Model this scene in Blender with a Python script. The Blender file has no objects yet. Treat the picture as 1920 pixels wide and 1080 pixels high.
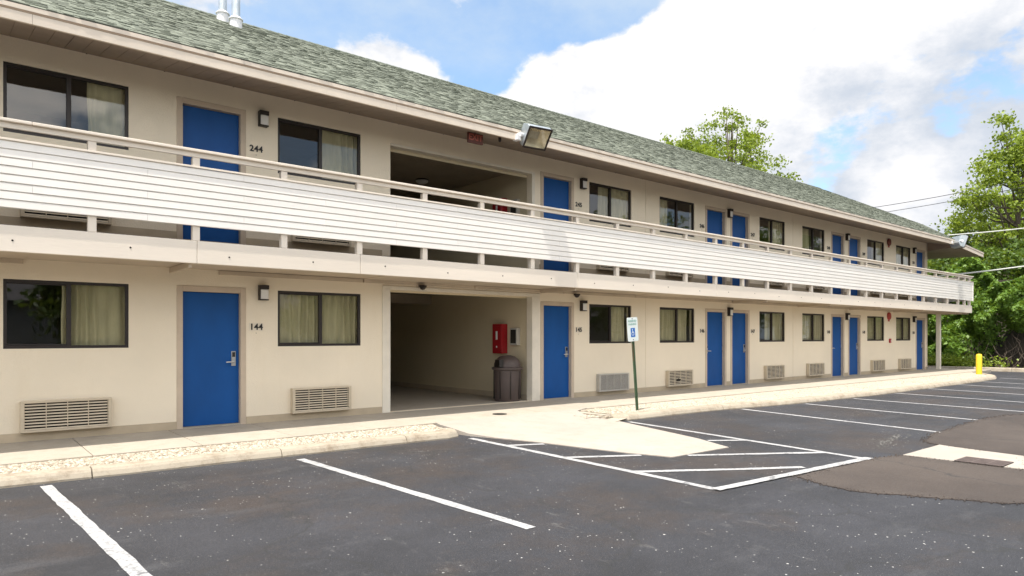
import bpy, math, random
import numpy as np
from mathutils import Vector, Matrix, Euler
random.seed(7); rng = np.random.default_rng(11)
R = math.radians
scn = bpy.context.scene
col = scn.collection

# ------------------------------------------------------------------ camera
YAW = 50.486            # angle between the view axis and the facade (world +X)
cam = bpy.data.cameras.new('camera')
cam.sensor_width = 36; cam.lens = 24.0; cam.shift_y = 91/1920; cam.clip_end = 2000; cam.clip_start = .05
co = bpy.data.objects.new('camera', cam); col.objects.link(co)
co.location = (0, -11, 1.38)
co.rotation_euler = (R(90), 0, R(YAW-90))
scn.camera = co

# ------------------------------------------------------------------ light
SUN_DIR = Vector((-.36, -.10, 1)).normalized()    # towards the sun
elev = math.asin(SUN_DIR.z); azim = math.atan2(SUN_DIR.x, SUN_DIR.y)
scn.view_settings.view_transform = 'Standard'; scn.view_settings.look = 'None'
scn.view_settings.gamma = 1; scn.view_settings.exposure = 1.33
sl = bpy.data.lights.new('sun', 'SUN'); sl.energy = 2.9; sl.angle = R(.5); sl.color = (1, .945, .87)
so = bpy.data.objects.new('sun', sl); col.objects.link(so)
so.rotation_euler = SUN_DIR.to_track_quat('Z', 'Y').to_euler(); so.location = (0, -5, 30)

def px_dir(x, y):       # direction of a point of the sky, used to place the clouds
    r = (x-960)/1280; u = (631-y)/1280; a = R(YAW)
    return Vector((r*math.sin(a)+math.cos(a), -r*math.cos(a)+math.sin(a), u)).normalized()

w = bpy.data.worlds.new('World'); scn.world = w; w.use_nodes = True
nt = w.node_tree; N = nt.nodes; Lk = nt.links; N.clear()
def wn(t, **k):
    n = N.new(t)
    for a, b in k.items(): setattr(n, a, b)
    return n
out = wn('ShaderNodeOutputWorld'); bg = wn('ShaderNodeBackground')
sky = wn('ShaderNodeTexSky', sky_type='NISHITA', sun_disc=False, sun_elevation=elev, sun_rotation=azim, air_density=1.0, dust_density=1.2, ozone_density=1.0)
tc = wn('ShaderNodeTexCoord')
def wm(op, a, b=None, c=None, clamp=False):
    n = wn('ShaderNodeMath', operation=op, use_clamp=clamp)
    for i, v in enumerate((a, b, c)):
        if v is None: continue
        if hasattr(v, 'links'): Lk.new(v, n.inputs[i])
        else: n.inputs[i].default_value = v
    return n.outputs[0]
mp = wn('ShaderNodeMapping'); Lk.new(tc.outputs['Generated'], mp.inputs[0]); mp.inputs['Scale'].default_value = (1, 1, 1.7)
def wnoise(scale, detail, rough, off=0):
    n = wn('ShaderNodeTexNoise', noise_dimensions='3D'); n.inputs['Scale'].default_value = scale
    n.inputs['Detail'].default_value = detail; n.inputs['Roughness'].default_value = rough
    m2 = wn('ShaderNodeMapping'); m2.inputs['Location'].default_value = (off, off*.7, -off*.3)
    Lk.new(mp.outputs[0], m2.inputs[0]); Lk.new(m2.outputs[0], n.inputs['Vector'])
    return n.outputs[0]
nA = wnoise(3.2, 9, .58, 2.3); nB = wnoise(2.0, 6, .55, 7.1)
# clouds (+) and clear patches (-): pixel-free sky directions, angular radius in degrees, weight
blobs = [(1130,165,5.0,.62),(1240,120,6,.5),(1400,60,6.5,.42),(1010,195,4.2,.55),(1320,170,7,.35),(1540,180,6,.25),(1500,40,5,.3),(1690,370,4.0,.75),(1780,310,3.5,.7),(1650,400,2.6,.5),(1740,40,6,.2),(1880,60,5,.3),(1880,330,4,.4),(1660,130,5,.12),
         (742,122,1.9,.62),(692,108,1.4,.5),(790,142,1.4,.6),(640,96,1.2,.35),(870,15,2.0,.34),(430,0,4,.12),(1420,230,4,.22),
         (1060,10,5.0,-.85),(750,30,4.5,-.40),(900,100,3.6,-.75),(1190,15,4.0,-.9),(620,20,4,-.38),(1000,60,3.5,-.45),(520,30,3,-.2),
         (1610,340,4.0,-.38),(1765,250,1.8,-.75),(1540,290,4.0,-.12),(1575,82,2.4,-.3),(1900,200,4,-.25),(1850,150,3.0,-.15)]
dens = wm('MULTIPLY_ADD', nA, 2.2, wm('MULTIPLY_ADD', wnoise(9.5, 9, .62, 1.7), 1.3, -1.47))
nrm = wn('ShaderNodeVectorMath', operation='NORMALIZE'); Lk.new(tc.outputs['Generated'], nrm.inputs[0])
for (x, y, rad, wt) in blobs:
    d = wn('ShaderNodeVectorMath', operation='DOT_PRODUCT'); Lk.new(nrm.outputs[0], d.inputs[0]); d.inputs[1].default_value = px_dir(x, y)
    s = 1-math.cos(R(rad))
    g = wm('EXPONENT', wm('MULTIPLY', wm('SUBTRACT', d.outputs['Value'], 1.0), 1/s))
    dens = wm('MULTIPLY_ADD', g, wt, dens)
mr = wn('ShaderNodeMapRange', interpolation_type='SMOOTHSTEP'); Lk.new(dens, mr.inputs[0])
mr.inputs[1].default_value = .14; mr.inputs[2].default_value = .42
shade = wn('ShaderNodeMapRange', interpolation_type='SMOOTHSTEP'); Lk.new(wm('MULTIPLY_ADD', nB, .62, wm('MULTIPLY_ADD', wnoise(6.5, 8, .62, 4.4), .62, wm('MULTIPLY', dens, -.12))), shade.inputs[0])
shade.inputs[1].default_value = .44; shade.inputs[2].default_value = .70
ccol = wn('ShaderNodeMix', data_type='RGBA'); Lk.new(shade.outputs[0], ccol.inputs[0])
ccol.inputs[6].default_value = (4.5, 4.42, 4.4, 1); ccol.inputs[7].default_value = (2.6, 2.85, 3.25, 1)
skyc = wn('ShaderNodeMix', data_type='RGBA', blend_type='ADD'); skyc.inputs[0].default_value = 1
Lk.new(sky.outputs[0], skyc.inputs[6]); skyc.inputs[7].default_value = (.05, .20, .25, 1)
# added warm glow on the unseen clouds behind the camera, lighting the facade
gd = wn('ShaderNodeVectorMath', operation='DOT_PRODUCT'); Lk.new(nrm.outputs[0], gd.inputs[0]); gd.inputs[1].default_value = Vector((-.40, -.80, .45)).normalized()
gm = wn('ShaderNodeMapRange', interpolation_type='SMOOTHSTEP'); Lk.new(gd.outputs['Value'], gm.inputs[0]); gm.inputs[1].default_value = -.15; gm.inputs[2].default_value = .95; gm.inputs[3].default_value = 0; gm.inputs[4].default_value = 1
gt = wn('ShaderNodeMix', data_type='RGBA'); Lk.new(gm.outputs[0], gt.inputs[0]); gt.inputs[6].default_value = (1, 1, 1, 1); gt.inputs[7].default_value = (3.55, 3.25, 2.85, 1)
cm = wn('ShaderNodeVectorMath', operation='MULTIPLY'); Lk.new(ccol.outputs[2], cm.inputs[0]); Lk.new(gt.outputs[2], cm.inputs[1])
mx = wn('ShaderNodeMix', data_type='RGBA'); Lk.new(mr.outputs[0], mx.inputs[0]); 
veil = wn('ShaderNodeMapRange', interpolation_type='SMOOTHSTEP'); Lk.new(wnoise(2.6, 7, .6, 11.3), veil.inputs[0])
veil.inputs[1].default_value = .36; veil.inputs[2].default_value = .66; veil.inputs[4].default_value = .75
vmx = wn('ShaderNodeMix', data_type='RGBA'); Lk.new(veil.outputs[0], vmx.inputs[0]); Lk.new(skyc.outputs[2], vmx.inputs[6]); vmx.inputs[7].default_value = (2.7, 3.2, 3.75, 1)
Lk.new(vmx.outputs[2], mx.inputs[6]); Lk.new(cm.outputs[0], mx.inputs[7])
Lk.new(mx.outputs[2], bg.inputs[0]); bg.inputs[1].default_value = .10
Lk.new(bg.outputs[0], out.inputs[0])

# ------------------------------------------------------------------ materials
def newmat(name):
    m = bpy.data.materials.new(name); m.use_nodes = True
    return m, m.node_tree, m.node_tree.nodes['Principled BSDF']
def nd(t, ty, ins=None, **k):
    n = t.nodes.new(ty)
    for a, b in k.items(): setattr(n, a, b)
    for a, b in (ins or {}).items():
        if hasattr(b, 'links'): t.links.new(b, n.inputs[a])
        else: n.inputs[a].default_value = b
    return n
def coords(t, scale=(1, 1, 1), src='Object'):
    c = nd(t, 'ShaderNodeTexCoord'); return nd(t, 'ShaderNodeMapping', {0: c.outputs[src], 'Scale': scale}).outputs[0]
def noise(t, vec, scale, detail=5, rough=.6): return nd(t, 'ShaderNodeTexNoise', {'Vector': vec, 'Scale': scale, 'Detail': detail, 'Roughness': rough}).outputs[0]
def ramp(t, fac, a, b, ca, cb):
    r = nd(t, 'ShaderNodeValToRGB', {0: fac}); e = r.color_ramp.elements
    e[0].position = a; e[1].position = b; e[0].color = (*ca, 1); e[1].color = (*cb, 1); return r.outputs[0]
def mixc(t, fac, a, b, mode='MIX'):
    n = nd(t, 'ShaderNodeMix', data_type='RGBA', blend_type=mode)
    for i, v in ((0, fac), (6, a), (7, b)):
        if hasattr(v, 'links'): t.links.new(v, n.inputs[i])
        else: n.inputs[i].default_value = v if not isinstance(v, tuple) else (*v[:3], 1)
    return n.outputs[2]
def bump(t, b, h, strength=.3, dist=.01):
    n = nd(t, 'ShaderNodeBump', {'Height': h, 'Strength': strength, 'Distance': dist}); t.links.new(n.outputs[0], b.inputs['Normal'])
def sc(c, f): return tuple(min(1, v*f) for v in c)
def mat(name, base, rough=.7, var=.12, scale=3, bmp=.15, bscale=80, metal=0, stretch=(1, 1, 1), dist=.004, spec=.5):
    m, t, b = newmat(name); v = coords(t, stretch)
    n1 = noise(t, v, scale, 6); n2 = noise(t, v, scale*9, 4)
    c = ramp(t, n1, .3, .72, sc(base, 1-var), sc(base, 1+var*.6))
    c = mixc(t, nd(t, 'ShaderNodeMath', {0: n2, 1: var}, operation='MULTIPLY').outputs[0], c, sc(base, .6))
    t.links.new(c, b.inputs['Base Color']); b.inputs['Roughness'].default_value = rough; b.inputs['Metallic'].default_value = metal
    b.inputs['Specular IOR Level'].default_value = spec
    if bmp: bump(t, b, noise(t, v, bscale, 3), bmp, dist)
    return m
M = {}
# stucco-board wall with faint stains and roller texture
def wall_mat(name, base):
    m, t, b = newmat(name); v = coords(t); vs = coords(t, (1, 1, .18))
    c = ramp(t, noise(t, v, .6, 7), .3, .75, sc(base, .93), sc(base, 1.04))
    c = mixc(t, ramp(t, noise(t, vs, 2.2, 7, .7), .55, .85, (0, 0, 0), (.22, .22, .22)), c, (base[0]*.78, base[1]*.72, base[2]*.6))
    c = mixc(t, ramp(t, noise(t, v, 7, 8, .75), .62, .78, (0, 0, 0), (.18, .18, .18)), c, sc(base, .8))
    t.links.new(c, b.inputs['Base Color']); b.inputs['Roughness'].default_value = .82
    bump(t, b, noise(t, v, 38, 6, .75), .5, .012)
    return m
M['wall'] = wall_mat('painted_wall', (.81, .715, .56))
M['base'] = mat('tan_baseboard', (.50, .41, .29), .8, .15, 2.5)
M['trim'] = mat('cream_trim', (.64, .55, .43), .7, .1, 3, .2, 60)
M['doorframe'] = mat('door_frame_paint', (.56, .455, .345), .65, .12, 3)
M['beam'] = mat('painted_beam', (.80, .715, .605), .75, .08, 1.5, .3, 30, stretch=(.25, 1, 2))
M['pier'] = mat('white_pier', (.75, .69, .58), .7, .1, 3)
M['fascia'] = mat('fascia_paint', (.72, .625, .51), .6, .08, 2, .1)
M['drip'] = mat('brown_drip_edge', (.30, .21, .13), .5, .1, 3)
M['soffit'] = mat('soffit_plank', (.31, .245, .19), .7, .14, 2.2, .1)
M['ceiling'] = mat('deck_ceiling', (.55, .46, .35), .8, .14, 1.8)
def siding_mat():
    m, t, b = newmat('white_siding'); v = coords(t, (1, 1, .35))
    c = ramp(t, noise(t, v, 1.7, 7), .3, .75, (.83, .79, .73), (.88, .845, .785))
    c = mixc(t, ramp(t, noise(t, coords(t, (5, 1, .4)), 3, 6, .7), .6, .85, (0, 0, 0), (.18, .18, .18)), c, (.60, .55, .48))
    t.links.new(c, b.inputs['Base Color']); b.inputs['Roughness'].default_value = .45; return m
M['siding'] = siding_mat()
def door_mat():
    m, t, b = newmat('blue_door'); v = coords(t, (1, 1, .5))
    c = ramp(t, noise(t, v, 2.5, 5), .3, .7, (.0015, .062, .235), (.002, .076, .29))
    t.links.new(c, b.inputs['Base Color']); b.inputs['Roughness'].default_value = .5; b.inputs['Specular IOR Level'].default_value = .3; bump(t, b, noise(t, v, 60, 3), .12, .003); return m
M['door'] = door_mat()
M['metal'] = mat('brushed_steel', (.62, .61, .59), .32, .05, 5, 0, metal=1)
M['bronze'] = mat('dark_bronze', (.018, .011, .008), .45, .2, 8, 0)
M['galv'] = mat('galvanised_steel', (.55, .60, .63), .42, .18, 6, .1, 30, metal=.7)
M['flash'] = mat('white_flashing', (.75, .75, .76), .5, .12, 9)
M['acbeige'] = mat('beige_enamel', (.56, .475, .35), .5, .1, 4, .05)
M['acgrey'] = mat('grey_enamel', (.46, .43, .38), .5, .1, 4, .05)
M['dark'] = mat('dark_cavity', (.02, .016, .012), .9, .3, 5, 0)
M['ink'] = mat('black_numeral', (.015, .012, .01), .5, .1, 5, 0)
M['diff'] = mat('frosted_diffuser', (.72, .70, .66), .35, .08, 7, 0)
M['room'] = mat('room_interior', (.32, .28, .23), .9, .15, 1.0, 0)
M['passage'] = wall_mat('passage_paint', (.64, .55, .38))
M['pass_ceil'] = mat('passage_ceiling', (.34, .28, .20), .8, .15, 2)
M['red'] = mat('red_enamel', (.36, .012, .018), .3, .12, 6, 0)
M['bell'] = mat('faded_red_enamel', (.40, .05, .04), .45, .15, 6, 0)
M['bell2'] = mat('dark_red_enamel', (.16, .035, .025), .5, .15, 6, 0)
M['bin'] = mat('brown_plastic', (.085, .062, .055), .55, .14, 4, .1, 120)
M['yellow'] = mat('yellow_paint', (.80, .56, .03), .5, .1, 5, .1)
M['signw'] = mat('sign_white', (.78, .83, .80), .4, .05, 5, 0)
M['signb'] = mat('sign_blue', (.01, .14, .50), .4, .05, 5, 0)
M['signg'] = mat('sign_green_ink', (.22, .42, .36), .4, .05, 5, 0)
M['post_green'] = mat('green_channel_post', (.07, .12, .06), .55, .3, 5, .2, 60)
M['post_rust'] = mat('rusty_channel_post', (.16, .09, .05), .75, .3, 9, .2, 60)
M['cable'] = mat('pale_cable', (.55, .56, .52), .6, .1, 5, 0)
M['darkcable'] = mat('dark_cable', (.12, .12, .13), .6, .1, 5, 0)
M['exitred'] = mat('exit_red', (.28, .03, .02), .5, .2, 9, 0)
M['exitplate'] = mat('exit_plate', (.11, .035, .025), .6, .2, 9, 0)
M['reflector'] = mat('lamp_reflector', (.62, .55, .42), .22, .3, 7, 0, metal=.6)
def curtain_mat(name, base):
    m, t, b = newmat(name); v = coords(t, (1, 1, .15))
    c = ramp(t, noise(t, v, 9, 5), .3, .7, sc(base, .72), base)
    t.nodes.remove(b)
    d = nd(t, 'ShaderNodeBsdfDiffuse', {0: c}); tr = nd(t, 'ShaderNodeBsdfTranslucent', {0: c})
    mxx = nd(t, 'ShaderNodeMixShader', {0: .3, 1: d.outputs[0], 2: tr.outputs[0]})
    t.links.new(mxx.outputs[0], t.nodes['Material Output'].inputs[0]); return m
M['curtain'] = curtain_mat('beige_curtain', (.68, .64, .46))
def glass_mat():
    m, t, b = newmat('tinted_glass'); t.nodes.remove(b)
    lw = nd(t, 'ShaderNodeLayerWeight', {'Blend': .5}); f = nd(t, 'ShaderNodeMath', {0: lw.outputs['Facing'], 1: 4.0}, operation='POWER')
    f = nd(t, 'ShaderNodeMath', {0: f.outputs[0], 1: .85, 2: .075}, operation='MULTIPLY_ADD', use_clamp=True)
    tr = nd(t, 'ShaderNodeBsdfTransparent', {0: (.93, .93, .86, 1)}); gl = nd(t, 'ShaderNodeBsdfGlossy', {0: (.95, .97, 1, 1), 'Roughness': .015})
    v = coords(t); bn = nd(t, 'ShaderNodeBump', {'Height': noise(t, v, 1.1, 2), 'Strength': .12, 'Distance': .02}); t.links.new(bn.outputs[0], gl.inputs['Normal'])
    mxx = nd(t, 'ShaderNodeMixShader', {0: f.outputs[0], 1: tr.outputs[0], 2: gl.outputs[0]})
    t.links.new(mxx.outputs[0], t.nodes['Material Output'].inputs[0]); return m
M['glass'] = glass_mat()
def shingle_mat():
    m, t, b = newmat('green_shingle'); v = coords(t)
    rnd = nd(t, 'ShaderNodeNewGeometry').outputs['Random Per Island']
    c = ramp(t, rnd, 0, 1, (.105, .117, .092), (.18, .195, .155))
    e = t.nodes[-1].color_ramp; k = e.elements.new(.55); k.color = (.14, .154, .122, 1); k = e.elements.new(.14); k.color = (.066, .074, .058, 1)
    c = mixc(t, ramp(t, noise(t, v, 1.2, 5), .35, .7, (0, 0, 0), (.3, .3, .3)), c, (.14, .16, .13))
    c = mixc(t, ramp(t, noise(t, v, 70, 3, .7), .42, .66, (0, 0, 0), (.45, .45, .45)), c, (.27, .29, .23))
    t.links.new(c, b.inputs['Base Color']); b.inputs['Roughness'].default_value = .95; b.inputs['Specular IOR Level'].default_value = .2
    bump(t, b, noise(t, v, 160, 3), .5, .006); return m
M['shingle'] = shingle_mat()
def asphalt_mat(name, lo, hi, brown=True, specks=True, rough=.68):
    m, t, b = newmat(name); v = coords(t)
    c = ramp(t, noise(t, v, .45, 9, .7), .38, .64, lo, hi)
    if brown:
        c = mixc(t, ramp(t, noise(t, v, .55, 6, .7), .48, .62, (0, 0, 0), (.75, .75, .75)), c, (.050, .036, .028))
        c = mixc(t, ramp(t, noise(t, coords(t, (1, 3, 1)), .8, 7, .75), .56, .68, (0, 0, 0), (.5, .5, .5)), c, (.078, .078, .082))
    c = mixc(t, ramp(t, noise(t, v, 90, 3, .8), .40, .62, (.55, .55, .55), (0, 0, 0)), c, sc(lo, .35))
    c = mixc(t, ramp(t, noise(t, v, 150, 2, .8), .60, .70, (0, 0, 0), (.8, .8, .8)), c, (.13, .13, .135))
    if specks:
        c = mixc(t, ramp(t, noise(t, coords(t, (1.6, .55, 1)), 1.9, 9, .8), .60, .67, (0, 0, 0), (.5, .5, .5)), c, (.13, .127, .122))
        wv = nd(t, 'ShaderNodeVectorMath', {0: v, 1: (1, 1, 1)}, operation='ADD').outputs[0]
        for s, thr, dn, wt in ((13, .10, .49, 1), (30, .17, .50, 1), (5.0, .045, .50, 1)):
            vo = nd(t, 'ShaderNodeTexVoronoi', {'Vector': wv, 'Scale': s, 'Randomness': 1})
            gate = nd(t, 'ShaderNodeSeparateColor', {0: vo.outputs['Color']})
            dist = nd(t, 'ShaderNodeMath', {0: vo.outputs['Distance'], 1: nd(t, 'ShaderNodeMath', {0: gate.outputs[1], 1: thr*1.3}, operation='MULTIPLY').outputs[0]}, operation='LESS_THAN').outputs[0]
            g2 = nd(t, 'ShaderNodeMath', {0: gate.outputs[0], 1: .78}, operation='GREATER_THAN').outputs[0]
            g3 = ramp(t, noise(t, v, .9, 5, .7), dn-.06, dn+.08, (0, 0, 0), (1, 1, 1))
            f = nd(t, 'ShaderNodeMath', {0: nd(t, 'ShaderNodeMath', {0: dist, 1: g2}, operation='MULTIPLY').outputs[0], 1: g3}, operation='MULTIPLY').outputs[0]
            c = mixc(t, f, c, (.55, .54, .51))
    # hairline cracks
    vo = nd(t, 'ShaderNodeTexVoronoi', {'Vector': nd(t, 'ShaderNodeVectorMath', {0: v, 1: nd(t, 'ShaderNodeVectorMath', {0: nd(t, 'ShaderNodeTexNoise', {'Vector': v, 'Scale': 1.3, 'Detail': 5}).outputs[1], 'Scale': .9}, operation='SCALE').outputs[0]}, operation='ADD').outputs[0], 'Scale': .33}, feature='DISTANCE_TO_EDGE')
    cr = ramp(t, vo.outputs[0], .0, .008, (.8, .8, .8), (0, 0, 0))
    c = mixc(t, cr, c, (.02, .02, .02))
    t.links.new(c, b.inputs['Base Color'])
    rr = nd(t, 'ShaderNodeMapRange', {0: noise(t, v, .8, 6), 3: rough-.1, 4: rough+.12}); t.links.new(rr.outputs[0], b.inputs['Roughness'])
    bump(t, b, noise(t, v, 130, 3, .7), .6, .008)
    return m
M['asphalt'] = asphalt_mat('asphalt', (.019, .0195, .023), (.043, .044, .052))
M['patch'] = asphalt_mat('brown_asphalt_patch', (.048, .036, .029), (.088, .069, .056), False, False, .85)
def concrete_mat(name, base, dark=(.36, .30, .22), amt=.5):
    m, t, b = newmat(name); v = coords(t)
    c = ramp(t, noise(t, v, .8, 7), .3, .72, sc(base, .9), sc(base, 1.05))
    c = mixc(t, ramp(t, noise(t, v, 3.5, 9, .8), .47, .72, (0, 0, 0), (amt, amt, amt)), c, dark)
    c = mixc(t, ramp(t, noise(t, v, 60, 3, .7), .55, .72, (0, 0, 0), (.4, .4, .4)), c, sc(base, .6))
    t.links.new(c, b.inputs['Base Color']); b.inputs['Roughness'].default_value = .9; bump(t, b, noise(t, v, 90, 4, .7), .5, .006); return m
M['walk'] = concrete_mat('concrete_walk', (.37, .33, .27), (.26, .22, .16), .6)
M['ramp'] = concrete_mat('concrete_ramp', (.36, .325, .28), (.29, .25, .19), .55)
M['kerb'] = concrete_mat('concrete_curb', (.36, .315, .245), (.15, .105, .06), .9)
M['soil'] = concrete_mat('gravel_bed', (.40, .355, .285), (.25, .20, .14), .5)
def stone_mat():
    m, t, b = newmat('pale_stones'); rnd = nd(t, 'ShaderNodeNewGeometry').outputs['Random Per Island']
    c = ramp(t, rnd, 0, 1, (.22, .18, .13), (.50, .45, .365)); t.links.new(c, b.inputs['Base Color']); b.inputs['Roughness'].default_value = .9; return m
M['stone'] = stone_mat()
def paint_mat():
    m, t, b = newmat('line_paint'); v = coords(t)
    c = ramp(t, noise(t, v, 3, 6), .3, .7, (.31, .31, .31), (.40, .40, .395))
    c = mixc(t, ramp(t, noise(t, v, 28, 6, .8), .50, .62, (0, 0, 0), (.75, .75, .75)), c, (.13, .13, .13))
    c = mixc(t, ramp(t, noise(t, v, 5, 6, .8), .57, .63, (0, 0, 0), (.7, .7, .7)), c, (.07, .07, .075))
    t.links.new(c, b.inputs['Base Color']); b.inputs['Roughness'].default_value = .8; return m
M['paint'] = paint_mat()
M['dust'] = mat('pale_dust', (.14, .135, .125), .95, .5, 12, .2)
def leaf_mat(name, lo, hi, trans=.45):
    m, t, b = newmat(name); t.nodes.remove(b)
    rnd = nd(t, 'ShaderNodeNewGeometry').outputs['Random Per Island']
    c = ramp(t, rnd, 0, 1, lo, hi)
    c = mixc(t, ramp(t, noise(t, coords(t), .9, 4), .35, .68, (0, 0, 0), (.7, .7, .7)), c, sc(hi, 1.25))
    d = nd(t, 'ShaderNodeBsdfPrincipled', {'Base Color': c, 'Roughness': .5}); tr = nd(t, 'ShaderNodeBsdfTranslucent', {0: mixc(t, .5, c, (.26, .32, .02))})
    mxx = nd(t, 'ShaderNodeMixShader', {0: trans, 1: d.outputs[0], 2: tr.outputs[0]})
    t.links.new(mxx.outputs[0], t.nodes['Material Output'].inputs[0]); return m
M['leafA'] = leaf_mat('bright_leaves', (.10, .155, .015), (.27, .35, .04))
M['leafB'] = leaf_mat('deep_leaves', (.035, .075, .012), (.10, .17, .022), .4)
M['leafC'] = leaf_mat('ivy_leaves', (.045, .11, .016), (.17, .29, .04), .35)
M['bark'] = mat('bark', (.13, .10, .075), .9, .3, 6, .6, 30, stretch=(3, 3, .6), dist=.02)
M['earth'] = mat('dark_earth', (.05, .04, .028), .95, .4, 1.5, .6, 20, dist=.05)
M['bgwall'] = mat('far_wall_paint', (.50, .48, .45), .8, .1, 1)
M['bgroof'] = mat('far_roof', (.14, .13, .13), .9, .1, 1)

# ------------------------------------------------------------------ mesh helpers
class MB:
    def __init__(s): s.v = []; s.f = []; s.sm = []
    def add(s, vs, fs, smooth=False):
        b = len(s.v); s.v += [tuple(p) for p in vs]; s.f += [tuple(b+i for i in f) for f in fs]; s.sm += [smooth]*len(fs); return s
    def box(s, x0, x1, y0, y1, z0, z1, mtx=None):
        vs = [Vector(p) for p in ((x0,y0,z0),(x1,y0,z0),(x1,y1,z0),(x0,y1,z0),(x0,y0,z1),(x1,y0,z1),(x1,y1,z1),(x0,y1,z1))]
        if mtx is not None: vs = [mtx @ p for p in vs]
        return s.add(vs, [(0,3,2,1),(4,5,6,7),(0,1,5,4),(1,2,6,5),(2,3,7,6),(3,0,4,7)])
    def quad(s, *p): return s.add(p, [tuple(range(len(p)))])
    def lathe(s, prof, n=24, c=(0,0,0), axis='Z', cap=True):
        vs = []; fs = []
        for r, z in prof:
            for i in range(n):
                a = 2*math.pi*i/n; x, y = r*math.cos(a), r*math.sin(a)
                p = (x, y, z) if axis == 'Z' else ((x, z, y) if axis == 'Y' else (z, x, y))
                vs.append((p[0]+c[0], p[1]+c[1], p[2]+c[2]))
        for j in range(len(prof)-1):
            for i in range(n):
                fs.append((j*n+i, j*n+(i+1) % n, (j+1)*n+(i+1) % n, (j+1)*n+i))
        if cap: fs += [tuple(reversed(range(n))), tuple(range((len(prof)-1)*n, len(prof)*n))]
        return s.add(vs, fs, True)
    def tube(s, pts, rad, n=8):
        pts = [Vector(p) for p in pts]; vs = []; fs = []
        rad = rad if isinstance(rad, (list, tuple)) else [rad]*len(pts)
        for i, p in enumerate(pts):
            d = (pts[min(i+1, len(pts)-1)]-pts[max(i-1, 0)]).normalized()
            u = d.cross(Vector((0, 0, 1)));  u = u.normalized() if u.length > 1e-3 else Vector((1, 0, 0)); v = d.cross(u)
            for k in range(n):
                a = 2*math.pi*k/n; vs.append(p+(u*math.cos(a)+v*math.sin(a))*rad[i])
        for i in range(len(pts)-1):
            for k in range(n): fs.append((i*n+k, i*n+(k+1) % n, (i+1)*n+(k+1) % n, (i+1)*n+k))
        fs += [tuple(reversed(range(n))), tuple(range((len(pts)-1)*n, len(pts)*n))]
        return s.add(vs, fs, True)
    def build(s, name, m, parent=None, bevel=0, loc=None, fix=True):
        me = bpy.data.meshes.new(name); me.from_pydata(s.v, [], s.f); me.update()
        me.polygons.foreach_set('use_smooth', s.sm)
        me.materials.append(m)
        if fix:
            import bmesh
            bm = bmesh.new(); bm.from_mesh(me); bmesh.ops.recalc_face_normals(bm, faces=bm.faces); bm.to_mesh(me); bm.free()
        o = bpy.data.objects.new(name, me); col.objects.link(o)
        if any(s.sm):
            try: me.set_sharp_from_angle(angle=R(40))
            except Exception: pass
        if parent: o.parent = parent
        if loc: o.location = loc
        if bevel:
            bv = o.modifiers.new('bevel', 'BEVEL'); bv.width = bevel; bv.segments = 2; bv.limit_method = 'ANGLE'
        return o
def tag(o, label, cat, group=None):
    o['label'] = label; o['category'] = cat
    if group: o['group'] = group
    return o
def struct(o): o['kind'] = 'structure'; return o
def stuff(o, label=None, cat=None):
    o['kind'] = 'stuff'
    if label: o['label'] = label; o['category'] = cat
    return o
def thing(name, label, cat, loc=(0, 0, 0), group=None, rot=(0, 0, 0)):
    o = bpy.data.objects.new(name, None); col.objects.link(o); o.location = loc; o.rotation_euler = rot; o.empty_display_size = .2
    return tag(o, label, cat, group)
def kids(o): return [c for c in bpy.data.objects if c.parent == o]
def copy_tree(o, parent=None):
    c = o.copy(); col.objects.link(c); c.parent = parent
    for ch in kids(o): copy_tree(ch, c)
    return c
def copy_thing(o, loc, label):
    c = copy_tree(o); c.location = loc; c['label'] = label; return c
def text_obj(name, body, size, m, parent=None, extrude=.004, loc=(0, 0, 0), rot=(R(90), 0, 0), spacing=1.0, align='CENTER', bold=0):
    cu = bpy.data.curves.new(name, 'FONT'); cu.body = body; cu.size = size; cu.extrude = extrude; cu.align_x = align; cu.align_y = 'CENTER'
    cu.space_character = spacing; cu.offset = bold; cu.resolution_u = 3
    t = bpy.data.objects.new(name, cu); col.objects.link(t)
    dg = bpy.context.evaluated_depsgraph_get(); me = bpy.data.meshes.new_from_object(t.evaluated_get(dg))
    col.objects.unlink(t); bpy.data.objects.remove(t)
    me.materials.clear(); me.materials.append(m); me.name = name
    o = bpy.data.objects.new(name, me); col.objects.link(o); o.location = loc; o.rotation_euler = rot
    if parent: o.parent = parent
    return o

# ------------------------------------------------------------------ setting: ground
ASP = -.105
g = MB(); 
g.quad((-400,-400,ASP),(400,-400,ASP),(400,400,ASP),(-400,400,ASP))
struct(g.build('parking_lot', M['asphalt'], fix=False))

def jag_strip(mb, pts, width, z, step=.12, jit=.006):
    P = [Vector((p[0], p[1])) for p in pts]; L = []; Rr = []
    for i in range(len(P)-1):
        n = max(2, int((P[i+1]-P[i]).length/step))
        for k in range(n + (1 if i == len(P)-2 else 0)):
            p = P[i].lerp(P[i+1], k/n); d = (P[i+1]-P[i]).normalized(); q = Vector((-d.y, d.x))
            L.append(p+q*(width/2+random.uniform(-jit, jit))); Rr.append(p-q*(width/2+random.uniform(-jit, jit)))
    for i in range(len(L)-1): mb.quad((*L[i], z), (*Rr[i], z), (*Rr[i+1], z), (*L[i+1], z))
lines = [('left', [(.74,-2.82),(.92,-6.27),(.94,-6.9)]), ('', [(3.28,-3.0),(3.48,-7.02)]),
 ('', [(12.51,-3.22),(11.84,-7.08)]), ('', [(14.57,-3.5),(14.05,-7.1)]), ('', [(16.68,-3.6),(16.25,-8.2)]),
 ('', [(19.14,-3.5),(18.4,-8.2)]), ('', [(21.53,-3.48),(20.8,-8.2)]), ('', [(24.02,-3.48),(23.2,-8.2)]), ('', [(26.12,-3.58),(25.3,-8.2)]), ('', [(28.9,-3.3),(27.9,-8.2)])]
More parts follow.
